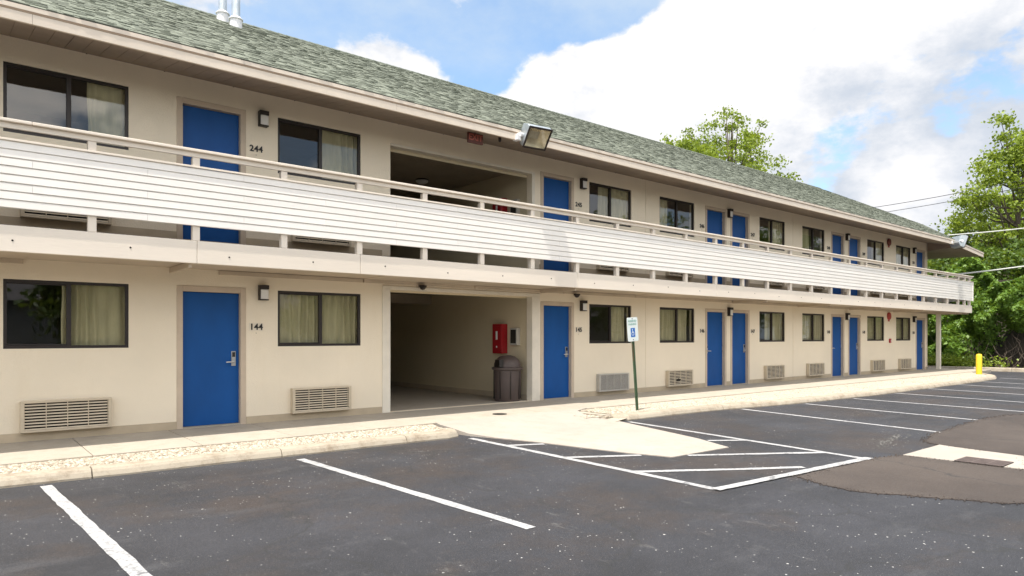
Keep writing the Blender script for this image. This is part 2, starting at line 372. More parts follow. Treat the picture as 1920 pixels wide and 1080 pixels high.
lab = ['stall line nearest the left edge of the photo, widest and most worn', 'white stall line running out from the curb below the left wall air conditioners',
 'white stall line starting right of the leaning sign beyond the hatched area', 'white stall line ending at the upper brown asphalt patch tip', 'third white stall line beyond the hatched area, passing above the brown patch',
 'fourth white stall line beyond the hatched area', 'fifth white stall line beyond the hatched area', 'sixth white stall line beyond the hatched area', 'white stall line just short of the curb end near the bollard', 'farthest white stall line, beyond the yellow bollard']
for (nm, pts), l in zip(lines, lab):
    mb = MB(); jag_strip(mb, pts, .105, ASP+.004); o = mb.build('parking_line', M['paint'], fix=False); struct(o)
mb = MB(); jag_strip(mb, [(5.86,-2.95),(5.75,-7.16)], .1, ASP+.004); jag_strip(mb, [(9.12,-3.14),(8.58,-7.32)], .1, ASP+.0045)
jag_strip(mb, [(5.70,-7.17),(8.64,-7.36)], .11, ASP+.013)
for pts in ([(5.83,-3.80),(6.33,-4.02)], [(8.33,-5.28),(8.82,-5.62)], [(5.80,-4.96),(6.66,-5.45)], [(7.1,-5.83),(8.62,-6.80)], [(5.80,-6.09),(6.85,-6.76),(7.48,-7.13)]):
    jag_strip(mb, pts, .1, ASP+.0055)
struct(mb.build('hatched_marking', M['paint'], fix=False))

mb = MB()
for k in range(60):
    u = random.random(); x_ = 9.55+u*1.5+random.gauss(0, .08); y_ = -7.02+u*.22+random.gauss(0, .09); l_ = random.uniform(.05, .30); a_ = random.uniform(-.2, .35)
    jag_strip(mb, [(x_, y_), (x_+l_*math.cos(a_)*.5, y_+l_*math.sin(a_)*.5), (x_+l_*math.cos(a_+.3), y_+l_*math.sin(a_+.3))], random.uniform(.004, .016), ASP+.003+k*.00002, .03, .004)
struct(mb.build('dust_streaks', M['dust'], fix=False))
def flat_poly(name, pts, z, m, thick=0, jit=0, sub=1, kind=True):
    P = []
    for i in range(len(pts)):
        a = Vector(pts[i]); b_ = Vector(pts[(i+1) % len(pts)])
        for k in range(sub):
            p = a.lerp(b_, k/sub)
            if jit: p = p+Vector((random.uniform(-jit, jit), random.uniform(-jit, jit)))
            P.append(p)
    mb = MB(); n = len(P)
    mb.add([(p.x, p.y, z) for p in P], [tuple(range(n))])
    if thick: mb.add([(p.x, p.y, z) for p in P]+[(p.x, p.y, z-thick) for p in P], [(i, (i+1) % n, n+(i+1) % n, n+i) for i in range(n)])
    o = mb.build(name, m); return struct(o) if kind else o
pA = [(6.92,-7.34),(6.75,-7.7),(6.68,-7.99),(6.72,-8.15),(6.85,-8.35),(6.98,-8.65),(7.15,-8.92),(7.23,-9.12),(7.5,-9.28),(8.0,-9.32),(9.2,-9.3),(10.4,-9.0),(10.22,-8.54),(9.2,-8.79),(9.16,-8.0),(9.15,-7.55),(8.80,-7.42),(8.56,-7.40)]
flat_poly('asphalt_patch', pA, ASP+.008, M['patch'], .01, .022, 9)
pB = [(10.6,-7.26),(10.42,-7.50),(10.35,-7.73),(10.24,-8.5),(10.6,-8.95),(12.5,-9.2),(15,-8.9),(16.2,-8.2),(15.71,-7.19),(15.3,-7.02),(14.79,-6.95),(14.05,-6.93),(12.6,-7.0),(11.4,-7.1)]
flat_poly('asphalt_patch', pB, ASP+.008, M['patch'], .01, .03, 9)
crumb_edges = [pA, pB]
flat_poly('drain_apron', [(9.17,-7.54),(10.41,-7.53),(10.34,-7.75),(10.23,-8.52),(9.21,-8.78)], ASP+.013, M['ramp'], .01, .004, 4)
gr = thing('drain_grate', 'dark rectangular iron drain grate set in the pale concrete apron at right', 'drain grate', (9.37, -8.34, ASP+.014))
mb = MB()
for i in range(9): mb.box(-.2+i*.048, -.2+i*.048+.022, -.24, .24, 0, .01)
for k in range(4): mb.box(-.2, .206, -.24+k*.155, -.225+k*.155, .0005, .0085)
mb.build('grate_bars', mat('rusty_iron', (.13, .10, .09), .7, .3, 8), gr)
MB().box(-.205, .21, -.245, .245, -.0005, .002).build('grate_pit', M['dark'], gr)

# sidewalk slabs (the first joint is at X = 0.09, every 1.2 m)
mb = MB(); x = 0.09-1.2*8
while x < 33.0:
    x1 = min(x+1.2, 33.35)
    if not (6.0 < x < 9.3): mb.box(x+.005, x1-.005, -1.80, -.002, -.12, 0)
    else: mb.box(x+.005, x1-.005, -1.80, -.002, -.12, -.001)
    x += 1.2
struct(mb.build('sidewalk', M['walk'], bevel=.004))
struct(MB().box(6.2, 9.66, .001, 12, -.12, -.003).build('passage_floor', M['walk']))
struct(MB().box(31.7, 35.0, .001, 12, -.12, -.004).build('sidewalk_return', M['walk']))

# accessible ramp
rp = MB()
Lf = [(6.0,-1.80,.003),(5.95,-2.0,-.008),(5.93,-2.3,-.02),(5.99,-2.72,-.075),(6.14,-3.2,-.097),(6.35,-3.85,-.100),(6.50,-4.6,-.100),(6.64,-5.25,-.100),(6.78,-5.62,-.100),(6.83,-5.80,-.100)]
Rt = [(9.45,-1.80,.003),(9.05,-1.95,-.005),(8.88,-2.3,-.04),(8.95,-2.75,-.08),(8.98,-3.05,-.095),(8.78,-3.75,-.100),(8.58,-4.4,-.100),(8.36,-5.1,-.100),(8.12,-5.6,-.100),(8.02,-5.82,-.100)]
rv = []; nc = 8
for a, b_ in zip(Lf, Rt):
    for k in range(nc+1): rv.append(Vector(a).lerp(Vector(b_), k/nc)+Vector((0, 0, .006)))
rf = [(i*(nc+1)+k, i*(nc+1)+k+1, (i+1)*(nc+1)+k+1, (i+1)*(nc+1)+k) for i in range(len(Lf)-1) for k in range(nc)]
rp.add(rv, rf); e = [Vector(p)+Vector((0, 0, .006)) for p in Lf+Rt[::-1]]
for i in range(len(e)-1): rp.quad(e[i], e[i+1], e[i+1]+Vector((0,0,-.1)), e[i]+Vector((0,0,-.1)))
struct(rp.build('ramp', M['ramp'], fix=False))
mh = MB(); mh.lathe([(.0, .0), (.13, .0), (.13, .006), (.0, .008)], 20, cap=False)
tag(mh.build('utility_cover', M['dark'], loc=(7.55, -1.5, .001)), 'small dark round utility cover in the concrete below the passage mouth', 'cover')

# curbs
def curb(name, path, w0=.2, gaps=2.0, top=-.004, h=.13, flip=1):
    # path = face line at the bottom, body lies on its building side
    P = [Vector((p[0], p[1])) for p in path]; dense = []
    for i in range(len(P)-1):
        n = max(1, int((P[i+1]-P[i]).length/.12))
        dense += [P[i].lerp(P[i+1], k/n) for k in range(n)]
    dense.append(P[-1]); mb = MB(); acc = 0; prev = None
    prof = [(.0, ASP-.03), (.0, ASP+.02), (.025, top-.035), (.05, top-.008), (.085, top), (w0, top), (w0, ASP-.03)]
    ring = []
    def flush():
        nonlocal ring
        if len(ring) > 1:
            n = len(prof); vs = [p for r_ in ring for p in r_]
            fs = [(i*n+k, (i+1)*n+k, (i+1)*n+k+1, i*n+k+1) for i in range(len(ring)-1) for k in range(n-1)]
            fs += [tuple(range(n)), tuple(range((len(ring)-1)*n, len(ring)*n))]
            mb.add(vs, fs)
        ring = []
    for i, p in enumerate(dense):
        d = (dense[min(i+1, len(dense)-1)]-dense[max(i-1, 0)]).normalized(); q = Vector((-d.y, d.x))*flip
        if i: acc += (p-dense[i-1]).length
        wob = .004*math.sin(p.x*3.1)+random.uniform(-.002, .002)
        def mk(s): return [(p.x+d.x*s+q.x*(o+wob), p.y+d.y*s+q.y*(o+wob), z+wob*.6) for o, z in prof]
        if acc > gaps:
            ring.append(mk(-.006)); flush(); ring.append(mk(.006)); acc = 0
        else: ring.append(mk(0))
    flush(); o = mb.build(name, M['kerb']); return struct(o)
curb('curb', [(-9,-2.66),(-1,-2.68),(1.15,-2.70)], .24, 2.3)
curb('curb', [(1.162,-2.70),(3.15,-2.74)], .24, 9)
curb('curb', [(3.162,-2.74),(4.9,-2.77)], .24, 9)
curb('curb', [(4.912,-2.77),(5.6,-2.78),(5.80,-2.72),(5.9,-2.58),(5.93,-2.4)], .24, 9)
rc = [(9.10,-2.70),(9.12,-2.9),(9.3,-3.0),(11.8,-3.06),(13.2,-3.25),(14.6,-3.42),(18,-3.58),(22,-3.55),(26.1,-3.52),(28.0,-3.42),(28.9,-3.2),(29.6,-2.9),(30.3,-2.45),(30.9,-2.15)]
curb('curb', rc, .28, 3.1)
def gravel_bed():
    mb = MB()
    mb.quad((-9,-1.8,-.018),(5.95,-1.8,-.018),(5.75,-2.55,-.03),(-9,-2.5,-.03))
    inner = [(9.3,-2.78),(11.8,-2.84),(13.2,-3.0),(14.6,-3.18),(18,-3.34),(22,-3.32),(26.1,-3.3),(28.0,-3.2),(28.9,-2.98),(29.6,-2.6),(30.3,-2.15),(31,-1.8)]
    for i in range(len(inner)-1):
        a, b_ = inner[i], inner[i+1]; mb.quad((a[0], a[1], -.018), (b_[0], b_[1], -.018), (b_[0], -1.8, -.018), (a[0], -1.8, -.018))
    mb.quad((8.95,-1.8,-.03),(9.3,-1.8,-.03),(9.3,-2.78,-.03),(9.05,-2.7,-.03))
    mb.quad((8.75,-1.8,-.075),(9.35,-1.8,-.05),(9.35,-2.95,-.06),(8.75,-3.1,-.09))
    o = mb.build('gravel_bed', M['soil'], fix=False); struct(o)
    # stones
    ico = [(0,0,1),(.9,0,.3),(.28,.85,.3),(-.72,.53,.3),(-.72,-.53,.3),(.28,-.85,.3),(.72,.5,-.5),(-.28,.85,-.5),(-.9,0,-.5),(-.28,-.85,-.5),(.72,-.5,-.5)]
    icf = [(0,1,2),(0,2,3),(0,3,4),(0,4,5),(0,5,1),(1,6,2),(2,6,7),(2,7,3),(3,7,8),(3,8,4),(4,8,9),(4,9,5),(5,9,10),(5,10,1),(1,10,6)]
    base = np.array(ico); V = []; F = []; cnt = 0; V2 = []; F2 = []; cnt2 = 0
    def inside(x):
        if x < 5.9: return -2.5
        for i in range(len(inner)-1):
            if inner[i][0] <= x <= inner[i+1][0]:
                t_ = (x-inner[i][0])/(inner[i+1][0]-inner[i][0]); return inner[i][1]*(1-t_)+inner[i+1][1]*t_
        return -2.6
    for poly in crumb_edges:
        for i in range(len(poly)):
            a = Vector(poly[i]); b2 = Vector(poly[(i+1) % len(poly)])
            for q in range(int((b2-a).length*70)):
                p = a.lerp(b2, random.random())+Vector((random.gauss(0, .035), random.gauss(0, .035))); r_ = random.uniform(.004, .011)
                V2.append(base*r_+np.array([p.x, p.y, ASP+.008])); F2 += [tuple(cnt2+i2 for i2 in f) for f in icf]; cnt2 += len(base)
    me = bpy.data.meshes.new('crumbs'); me.from_pydata(np.concatenate(V2).tolist(), [], F2); me.materials.append(M['patch'])
    o = bpy.data.objects.new('asphalt_crumbs', me); col.objects.link(o); stuff(o, 'loose brown asphalt crumbs along the edges of the patches', 'crumbs')
    for k in range(34000):
        u = random.random()
        if u < .36: x = random.uniform(-1.0, 5.8)
        elif u < .64: x = random.uniform(9.0, 14)
        else: x = random.uniform(9.3, 29)
        lo = inside(x); y = random.uniform(lo, -1.83)
        if 9.0 <= x < 9.6: x -= random.random()*.45; y = max(y, -2.9)
        r_ = random.choice((.008, .011, .014, .018, .024))
        an = random.uniform(0, 6.28); c_, s_ = math.cos(an), math.sin(an)
        b_ = base*np.array([r_*random.uniform(.8, 1.4), r_*random.uniform(.7, 1.1), r_*random.uniform(.45, .8)])
        q = b_.copy(); q[:, 0] = b_[:, 0]*c_-b_[:, 1]*s_+x; q[:, 1] = b_[:, 0]*s_+b_[:, 1]*c_+y; q[:, 2] = b_[:, 2]-(.030 if x > 9.8 else .022)+random.uniform(0, .008)-(.03 if 8.6 < x < 9.2 else 0)
        V.append(q); F += [tuple(cnt+i for i in f) for f in icf]; cnt += len(base)
    me = bpy.data.meshes.new('gravel'); me.from_pydata(np.concatenate(V).tolist(), [], F); me.materials.append(M['stone'])
    o = bpy.data.objects.new('gravel', me); col.objects.link(o); stuff(o, 'pale loose gravel between the sidewalk and the curb', 'gravel')
gravel_bed()
# distant curb at the end of the lot, cast in short blocks
curb('far_curb', [(34.75,-9),(34.45,-2.6),(34.2,-.8),(33.95,.8),(33.9,9)], .3, .9, .06, .15, -1)

# ------------------------------------------------------------------ motel building
B = thing('motel_building', 'long two storey cream motel with blue doors, white clapboard balcony and green shingle roof', 'building', (0, 0, 0))
X0, X1, FZ, WT = -9.0, 31.6, 2.82, 5.275
winX = [(.54,1.98),(4.13,5.61),(11.38,12.85),(13.94,15.41),(18.63,20.10),(21.18,22.67),(25.92,27.39),(28.47,29.89)]
doorX = [(2.61,3.62,'R'),(9.87,10.88,'R'),(15.89,16.90,'L'),(17.10,18.08,'R'),(23.12,24.10,'L'),(24.38,25.38,'R'),(30.40,31.40,'R')]
WZ = (1.22, 2.13); DZ = (0.0, 2.145)
ops = []
for a, b_ in winX: ops += [(a, b_, WZ[0], WZ[1]), (a, b_, WZ[0]+FZ, WZ[1]+FZ)]
for a, b_, s in doorX: ops += [(a, b_, 0, DZ[1]), (a, b_, FZ, FZ+DZ[1]-.01)]
ops += [(6.19, 9.62, 0, 2.235), (6.20, 9.62, FZ, 4.90)]
xs = sorted({X0, X1, *[o[0] for o in ops], *[o[1] for o in ops]}); zs = sorted({-.1, .0, WT+.02, *[o[2] for o in ops], *[o[3] for o in ops]})
wb = MB()
for i in range(len(xs)-1):
    for j in range(len(zs)-1):
        cx, cz = (xs[i]+xs[i+1])/2, (zs[j]+zs[j+1])/2
        if any(o[0] < cx < o[1] and o[2] < cz < o[3] for o in ops): continue
        wb.quad((xs[i], 0, zs[j]), (xs[i+1], 0, zs[j]), (xs[i+1], 0, zs[j+1]), (xs[i], 0, zs[j+1]))
T = .16
for a, b_, c, d in ops:
    wb.quad((a,0,c),(a,0,d),(a,T,d),(a,T,c)); wb.quad((b_,0,c),(b_,T,c),(b_,T,d),(b_,0,d))
    wb.quad((a,0,d),(b_,0,d),(b_,T,d),(a,T,d)); wb.quad((a,0,c),(a,T,c),(b_,T,c),(b_,0,c))
wb.quad((X1,0,-.1),(X1,12,-.1),(X1,12,WT),(X1,0,WT)); wb.quad((X0,0,-.1),(X0,0,WT),(X0,12,WT),(X0,12,-.1)); wb.quad((X0,12,-.1),(X0,12,WT),(X1,12,WT),(X1,12,-.1))
wall = wb.build('wall', M['wall'], B, fix=False)
# vertical battens / sheet joints in the wall, corner board
jb = MB()
for x_ in (13.4, 20.6):
    for q0, q1 in ((.12, 2.33), (FZ+.12, WT)): MB().box(x_-.02, x_+.02, -.006, -.0005, q0, q1).build('wall_batten', M['wall'], B)
for q0, q1 in ((0, 2.33), (FZ, WT)): MB().box(X1-.09, X1+.01, -.012, -.001, q0, q1).build('corner_board', M['trim'], B)
# piers framing the passage
pr = MB(); pr.box(6.03, 6.192, -.02, .162, 0, 2.236); pr.box(9.618, 9.84, -.02, .162, 0, 2.236); pr.box(6.03, 9.84, -.021, .001, 2.237, 2.30); pr.box(9.622, 9.70, -.012, .162, FZ, 4.90); pr.box(6.20, 9.62, -.010, .162, 4.86, 4.905)
pr.build('passage_frame', M['pier'], B, bevel=.004)
# baseboards
bb = MB(); segs = []
cuts = sorted([(a, b_) for a, b_, s in doorX]+[(6.03, 9.84)]); xx = X0
for a, b_ in cuts+[(X1, X1)]:
    if a > xx: segs.append((xx, a-.002))
    xx = b_+.002
for a, b_ in segs:
    for q0, q1 in ((0, .115), (FZ, FZ+.12)): MB().box(a, b_, -.012, .0005, q0, q1).build('baseboard', M['base'], B)
# passages
ps = MB()
for z0, z1 in ((0, 2.45), (FZ, 5.05)):
    ps.quad((9.67,.16,z0),(9.67,8,z0),(9.67,8,z1),(9.67,.16,z1)); ps.quad((6.14,.16,z0),(6.14,8,z0),(6.14,8,z1),(6.14,.16,z1)); ps.quad((6.14,8,z0),(9.67,8,z0),(9.67,8,z1),(6.14,8,z1))
    ps.quad((6.14,.16,z1-.25),(9.67,.16,z1-.25),(9.67,.16,z1),(6.14,.16,z1))
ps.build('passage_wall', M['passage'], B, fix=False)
pc = MB(); pc.quad((6.14,.16,2.45),(9.67,.16,2.45),(9.67,8,2.45),(6.14,8,2.45)); pc.box(6.15, 9.66, 4.0, 4.2, 2.22, 2.445)
for i in range(52): pc.box(6.14, 9.67, .17+i*.15, .17+i*.15+.143, 5.04, 5.05)
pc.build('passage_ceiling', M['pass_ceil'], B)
MB().box(9.645, 9.668, .17, 7.98, 0, .12).build('baseboard', M['base'], B)
MB().box(6.14, 9.67, .0, 8, FZ-.3, FZ-.01).build('passage_deck', M['walk'], B)

# ---- windows
cur_low = {0: (.45, 1), 1: (0, 1), 2: (.60, .90), 3: (0, .86), 4: (.34, 1), 5: (0, .97), 6: (0, 1), 7: (0, 1)}
cur_up = {0: (.66, 1), 1: (.52, 1), 2: (.30, 1), 3: (0, .30), 4: (.52, 1), 5: (0, .45), 6: (.5, 1), 7: (0, 1)}
def make_window(a, b_, z0, z1, cur, seed):
    rs = random.Random(seed); fr = MB(); t_ = .04; ym, yf = .02, .07
    fr.box(a, b_, ym, yf, z1-t_, z1); fr.box(a, b_, ym, yf, z0, z0+t_); fr.box(a, a+t_, ym, yf, z0+t_, z1-t_); fr.box(b_-t_, b_, ym, yf, z0+t_, z1-t_)
    mid = (a+b_)/2; fr.box(mid-.028, mid+.028, ym-.005, yf, z0+t_, z1-t_)
    fr.box(a+t_, mid-.028, ym+.015, yf, z1-t_-.018, z1-t_-.001); fr.box(a+t_, mid-.028, ym+.015, yf, z0+t_+.001, z0+t_+.02)
    W = fr.build('window', M['bronze'], B, bevel=.003)
    MB().quad((a+t_, .05, z0+t_), (b_-t_, .05, z0+t_), (b_-t_, .05, z1-t_), (a+t_, .05, z1-t_)).build('glass', M['glass'], W, fix=False)
    c0, c1 = a+(b_-a)*cur[0], a+(b_-a)*cur[1]; n = int((c1-c0)*90); vs = []; fs = []
    ph = rs.uniform(0, 6); fq = rs.uniform(38, 50)
    for i in range(n+1):
        x_ = c0+(c1-c0)*i/n; am = .028+.016*math.sin(x_*7+ph)
        y_ = .125+am*.8*math.sin(fq*x_+ph+1.3*math.sin(x_*9+ph))
        for k in range(5):
            zz = z0-.1+(z1-z0+.16)*k/4; sway = .012*math.sin(k*1.2+x_*13)
            vs.append((x_+sway*(k != 4), y_+(.01*math.sin(x_*30)*k/4), zz))
    for i in range(n):
        for k in range(4): fs.append((i*5+k, (i+1)*5+k, (i+1)*5+k+1, i*5+k+1))
    cb = MB(); cb.add(vs, fs, True); cb.build('curtain', M['curtain'], W, fix=False)
    rm = MB(); A, C, Z0, Z1, Y0, Y1 = a-.3, b_+.3, z0-.9, z1+.22, T+.001, 3.2
    rm.quad((A,Y1,Z0),(C,Y1,Z0),(C,Y1,Z1),(A,Y1,Z1)); rm.quad((A,Y0,Z0),(A,Y1,Z0),(A,Y1,Z1),(A,Y0,Z1)); rm.quad((C,Y0,Z0),(C,Y0,Z1),(C,Y1,Z1),(C,Y1,Z0))
    rm.quad((A,Y0,Z1),(A,Y1,Z1),(C,Y1,Z1),(C,Y0,Z1)); rm.quad((A,Y0,Z0),(C,Y0,Z0),(C,Y1,Z0),(A,Y1,Z0))
    rm.build('room_interior', M['room'], W, fix=False)
for i, (a, b_) in enumerate(winX):
    make_window(a, b_, WZ[0], WZ[1], cur_low[i], i); make_window(a, b_, WZ[0]+FZ, WZ[1]+FZ, cur_up[i], 20+i)
# ---- doors
def make_door(a, b_, side, z0, top):
    lf0, lf1 = a+.085, b_-.085; zt = top-.085
    D_ = MB().box(lf0, lf1, .075, .12, z0+.02, zt-.003).build('door', M['door'], B, bevel=.003)
    fr = MB(); 
    for u, v_, yy in ((a, lf0, -.012), (lf1, b_, -.012)):
        fr.box(u+(.0 if u == a else -.0), v_, yy, .10, z0, top)
    fr.box(lf0, lf1, -.012, .10, zt, top)
    fr.box(lf0-.02, lf0-.001, .0735, .13, z0, zt); fr.box(lf1+.001, lf1+.02, .0735, .13, z0, zt)
    fr.build('door_frame', M['doorframe'], D_, bevel=.005)
    MB().box(a+.01, b_-.01, -.01, .13, z0, z0+.018).build('threshold', M['walk'], D_)
    MB().quad((a,.155,z0),(b_,.155,z0),(b_,.155,top),(a,.155,top)).build('door_back', M['dark'], D_, fix=False)
    hx = lf1-.085 if side == 'R' else lf0+.085; s = -1 if side == 'R' else 1
    h = MB(); h.box(hx-.032, hx+.032, .058, .0745, z0+.92, z0+1.15)
    h.tube([(hx, .06, z0+.985), (hx, .015, z0+.985), (hx+s*.02, .008, z0+.985), (hx+s*.125, .012, z0+.98)], [.013, .013, .012, .010], 10)
    H = h.build('door_handle', M['metal'], D_, bevel=.002)
    for zz in (.2, 1.0, 1.8):
        x_ = lf0+.002 if side == 'R' else lf1-.002
        MB().box(x_-.012, x_+.012, .062, .0748, z0+zz, z0+zz+.1).build('hinge', M['metal'], D_)
    MB().box(hx-.022, hx+.022, .050, .0585, z0+1.06, z0+1.135).build('card_reader', M['ink'], D_)
for a, b_, s in doorX:
    make_door(a, b_, s, 0, DZ[1]); make_door(a, b_, s, FZ, FZ+DZ[1]-.01)

# ---- balcony
BX1 = 33.18
bal = MB()
bal.box(X0, 33.1, -1.10, -.001, 2.62, 2.69)
bal.box(31.605, 33.1, .0, 11.9, 2.62, 2.69)
bal_o = bal.build('balcony', mat('grey_deck', (.15, .125, .10), .9, .2, 2), B)
bm_ = MB(); jx = [X0, -.0, 2.59, 5.01, 9.85, 14.7, 19.6, 24.4, 29.2, BX1]
for i in range(len(jx)-1): bm_.box(jx[i]+.0025, jx[i+1]-.0025, -1.165, -1.10, 2.37, 2.675)
bm_.box(33.115, BX1-.003, -1.095, 11.9, 2.372, 2.674)
bm_.build('rim_beam', M['beam'], bal_o, bevel=.005)
nb = MB()
for i in range(40):
    for dz in (0,): nb.lathe([(.0, 0), (.012, 0), (.012, .006), (0, .008)], 8, (.55+i*1.22*1.0+.02, -1.168, 2.50+.02*math.sin(i*2.1)), 'Y', cap=False)
nb.build('bolt_heads', M['dark'], bal_o)
cl = MB()
for i in range(17):
    cl.box(X0+i*2.44+.002, min(X0+(i+1)*2.44-.002, 33.1), -1.099, -.001, 2.395+.004*(i % 3), 2.41+.004*(i % 3))
for i in range(17):
    if i != 4: cl.box(X0+i*2.44+.01, min(X0+(i+1)*2.44-.01, 31.6), -.045, -.001, 2.335, 2.394)
cl.box(31.61, 33.1, .0, 11.9, 2.395, 2.41)
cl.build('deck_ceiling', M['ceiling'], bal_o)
for x_ in (2.52, 9.85, 17.15, 20.8, 24.4, 28.1, 31.45, 32.1, 32.7, 33.0): MB().box(x_-.02, x_+.02, -1.098, -.05, 2.315, 2.393).build('joist', M['ceiling'], bal_o)
# clapboard siding: 8 lapped boards per 3.66 m length
sd = MB(); z0s, z1s, nbd = 2.87, 3.65, 8; hb = (z1s-z0s)/nbd; L0 = X0; lens = []
while L0 < BX1-.03: lens.append((L0, min(L0+3.66, BX1-.02))); L0 += 3.66
for k in range(nbd):
    off = (k*1.22) % 3.66
    cutsx = [X0]+[X0+off+3.66*i for i in range(1, 12) if X0+off+3.66*i < BX1-.1]+[BX1-.02]
    for i in range(len(cutsx)-1):
        a, b_ = cutsx[i]+.001, cutsx[i+1]-.001; zb = z0s+k*hb+.008; zt = z0s+(k+1)*hb-.007
        zb += random.uniform(-.0015, .0015); zt += random.uniform(-.0015, .0015); y_b, y_t = -1.197+random.uniform(-.0012, .0012), -1.1945
        sd.add([(a,y_b,zb),(b_,y_b,zb),(b_,y_t,zt),(a,y_t,zt),(a,-1.172,zb),(b_,-1.172,zb),(b_,-1.172,zt),(a,-1.172,zt)],
               [(0,1,2,3),(0,4,5,1),(4,7,6,5),(0,3,7,4),(1,5,6,2),(3,2,6,7)])
for k in range(nbd):
    zb = z0s+k*hb; zt = zb+hb; a, b_ = -1.17, 11.9; xb, xt = BX1+.012, BX1+.007
    sd.add([(xb,a,zb),(xb,b_,zb),(xt,b_,zt),(xt,a,zt),(BX1-.012,a,zb),(BX1-.012,b_,zb),(BX1-.012,b_,zt),(BX1-.012,a,zt)], [(0,1,2,3),(0,4,5,1),(4,7,6,5),(0,3,7,4),(1,5,6,2),(3,2,6,7)])
sd.box(X0, BX1-.03, -1.1735, -1.1700, z0s+.002, z1s-.002)
sd.build('clapboard_panel', M['siding'], bal_o)
cb_ = MB(); cb_.box(BX1-.018, BX1+.025, -1.21, -1.171, z0s-.003, z1s+.02); cb_.build('corner_post', M['siding'], bal_o)
cp = MB(); cp.box(X0, BX1-.019, -1.212, -1.172, z1s+.001, z1s+.026); cp.box(BX1-.012, BX1+.024, -1.17, 11.9, z1s+.001, z1s+.026); cp.build('siding_cap', M['beam'], bal_o, bevel=.003)
hr = MB()
for i in range(9):
    a = X0+i*4.88; b_ = min(a+4.876, BX1+.03)
    hr.box(a, b_, -1.225, -1.085, 3.868, 3.903)
hr.box(X0, BX1, -1.178, -1.14, 3.80, 3.867); hr.box(BX1-.11, BX1+.03, -1.08, 11.9, 3.868, 3.903); hr.box(BX1-.055, BX1-.02, -1.10, 11.9, 3.80, 3.867)
hr.build('handrail', M['beam'], bal_o, bevel=.006)
pm = MB().box(-.046, .046, -.035, .046, 2.676, 3.7995).v
first = None
postx = [1.37+1.21*i for i in range(-8, 26)]+[32.36, 32.95]
for x_ in postx:
    if x_ < X0+.1: continue
    if first is None:
        pmb = MB(); pmb.box(-.046, .046, -.04, .046, 2.676, 3.7995); first = pmb.build('baluster_post', M['beam'], bal_o, bevel=.004); o = first
    else:
        o = first.copy(); col.objects.link(o)
    o.location = (x_, -1.126, 0)
for k in range(9):
    o = first.copy(); col.objects.link(o); o.location = (BX1-.05, -.1+k*1.22, 0)
# column under the balcony end
co_ = MB(); co_.box(32.15, 32.30, -.30, -.15, 0, 2.39); co_.build('column', M['pier'], B, bevel=.006)

# ---- roof
m_ = .518; ye, ze = -1.20, 5.27; yr = 6.05; zr = ze+m_*(yr-ye)
def zroof(x_, y_):
    z_ = ze+m_*(y_-ye)
    if x_ > 31: z_ -= .26*min(1, (x_-31)/3.6)*max(0, 1-(y_-ye)/2.5)
    return z_
def xend(y_):
    pts_ = [(-1.2, 34.55), (1.3, 35.0), (2.6, 35.1), (6.05, 34.6)]
    for (a, xa), (b_, xb) in zip(pts_, pts_[1:]):
        if a <= y_ <= b_: return xa+(xb-xa)*(y_-a)/(b_-a)
    return 34.6
rfm = MB(); nR = 20; nX = 44
yy = [ye+(yr-ye)*j/nR for j in range(nR+1)]
vs = []
for y_ in yy:
    xe = xend(y_)
    for i in range(nX+1):
        x_ = X0-.3+(xe-X0+.3)*i/nX; vs.append((x_, y_, zroof(x_, y_)-.004))
fs = [(j*(nX+1)+i, j*(nX+1)+i+1, (j+1)*(nX+1)+i+1, (j+1)*(nX+1)+i) for j in range(nR) for i in range(nX)]
rfm.add(vs, fs)
rfm.quad((X0-.3, yr, zr-.004), (34.6, yr, zr-.004), (34.6, 2*yr-ye, ze), (X0-.3, 2*yr-ye, ze))
rfm.quad((34.5, ye+.1, 4.93), (34.5, yr, zr-.06), (34.5, 2*yr-ye-.1, 4.93))
roof = rfm.build('roof', M['shingle'], B, fix=False)
# individual shingle tabs in courses
V = []; F = []; cnt = 0
sl_len = math.hypot(yr-ye, zr-ze); dy, dz = (yr-ye)/sl_len, (zr-ze)/sl_len; ex = .142; ncourse = int(sl_len/ex)
rs = random.Random(5)
for j in range(ncourse+1):
    s0 = j*ex-.012; s1 = min(s0+ex+.03, sl_len); x_ = -2.0-rs.random()*.3; xe = xend(min(yr, ye+s0*dy))
    while x_ < xe:
        wd = rs.choice((.06, .08, .10, .13, .16)); xb = min(x_+wd, xe)
        th = rs.choice((.005, .008, .012, .016)); sj = s0+rs.uniform(-.006, .006)
        for (xx_, s_, n_) in ((x_, sj, th), (xb, sj, th), (xb, s1, .004), (x_, s1, .004), (x_, sj, -.002), (xb, sj, -.002), (xb, s1, -.002), (x_, s1, -.002)):
            yb = ye+s_*dy; V.append((xx_, yb-n_*dz, zroof(xx_, yb)+n_*dy))
        F += [tuple(cnt+i for i in f) for f in ((0,1,2,3),(0,4,5,1),(0,3,7,4),(1,5,6,2))]; cnt += 8
        x_ = xb+.004
me = bpy.data.meshes.new('shingle_courses'); me.from_pydata(V, [], F); me.materials.append(M['shingle'])
o = bpy.data.objects.new('shingle_courses', me); col.objects.link(o); o.parent = roof
# ridge cap
rcap = MB(); x_ = -2
while x_ < 34.6:
    rcap.add([(x_, yr-.14, zroof(0, yr-.14)+.016), (x_+.21, yr-.14, zroof(0, yr-.14)+.010), (x_+.21, yr, zr+.022), (x_, yr, zr+.03), (x_, yr+.14, zr-.05), (x_+.21, yr+.14, zr-.055)], [(0,1,2,3),(3,2,5,4),(0,3,4)]); x_ += .205
rcap.build('ridge_cap', mat('ridge_shingle', (.13, .15, .12), .95, .3, 4), roof)
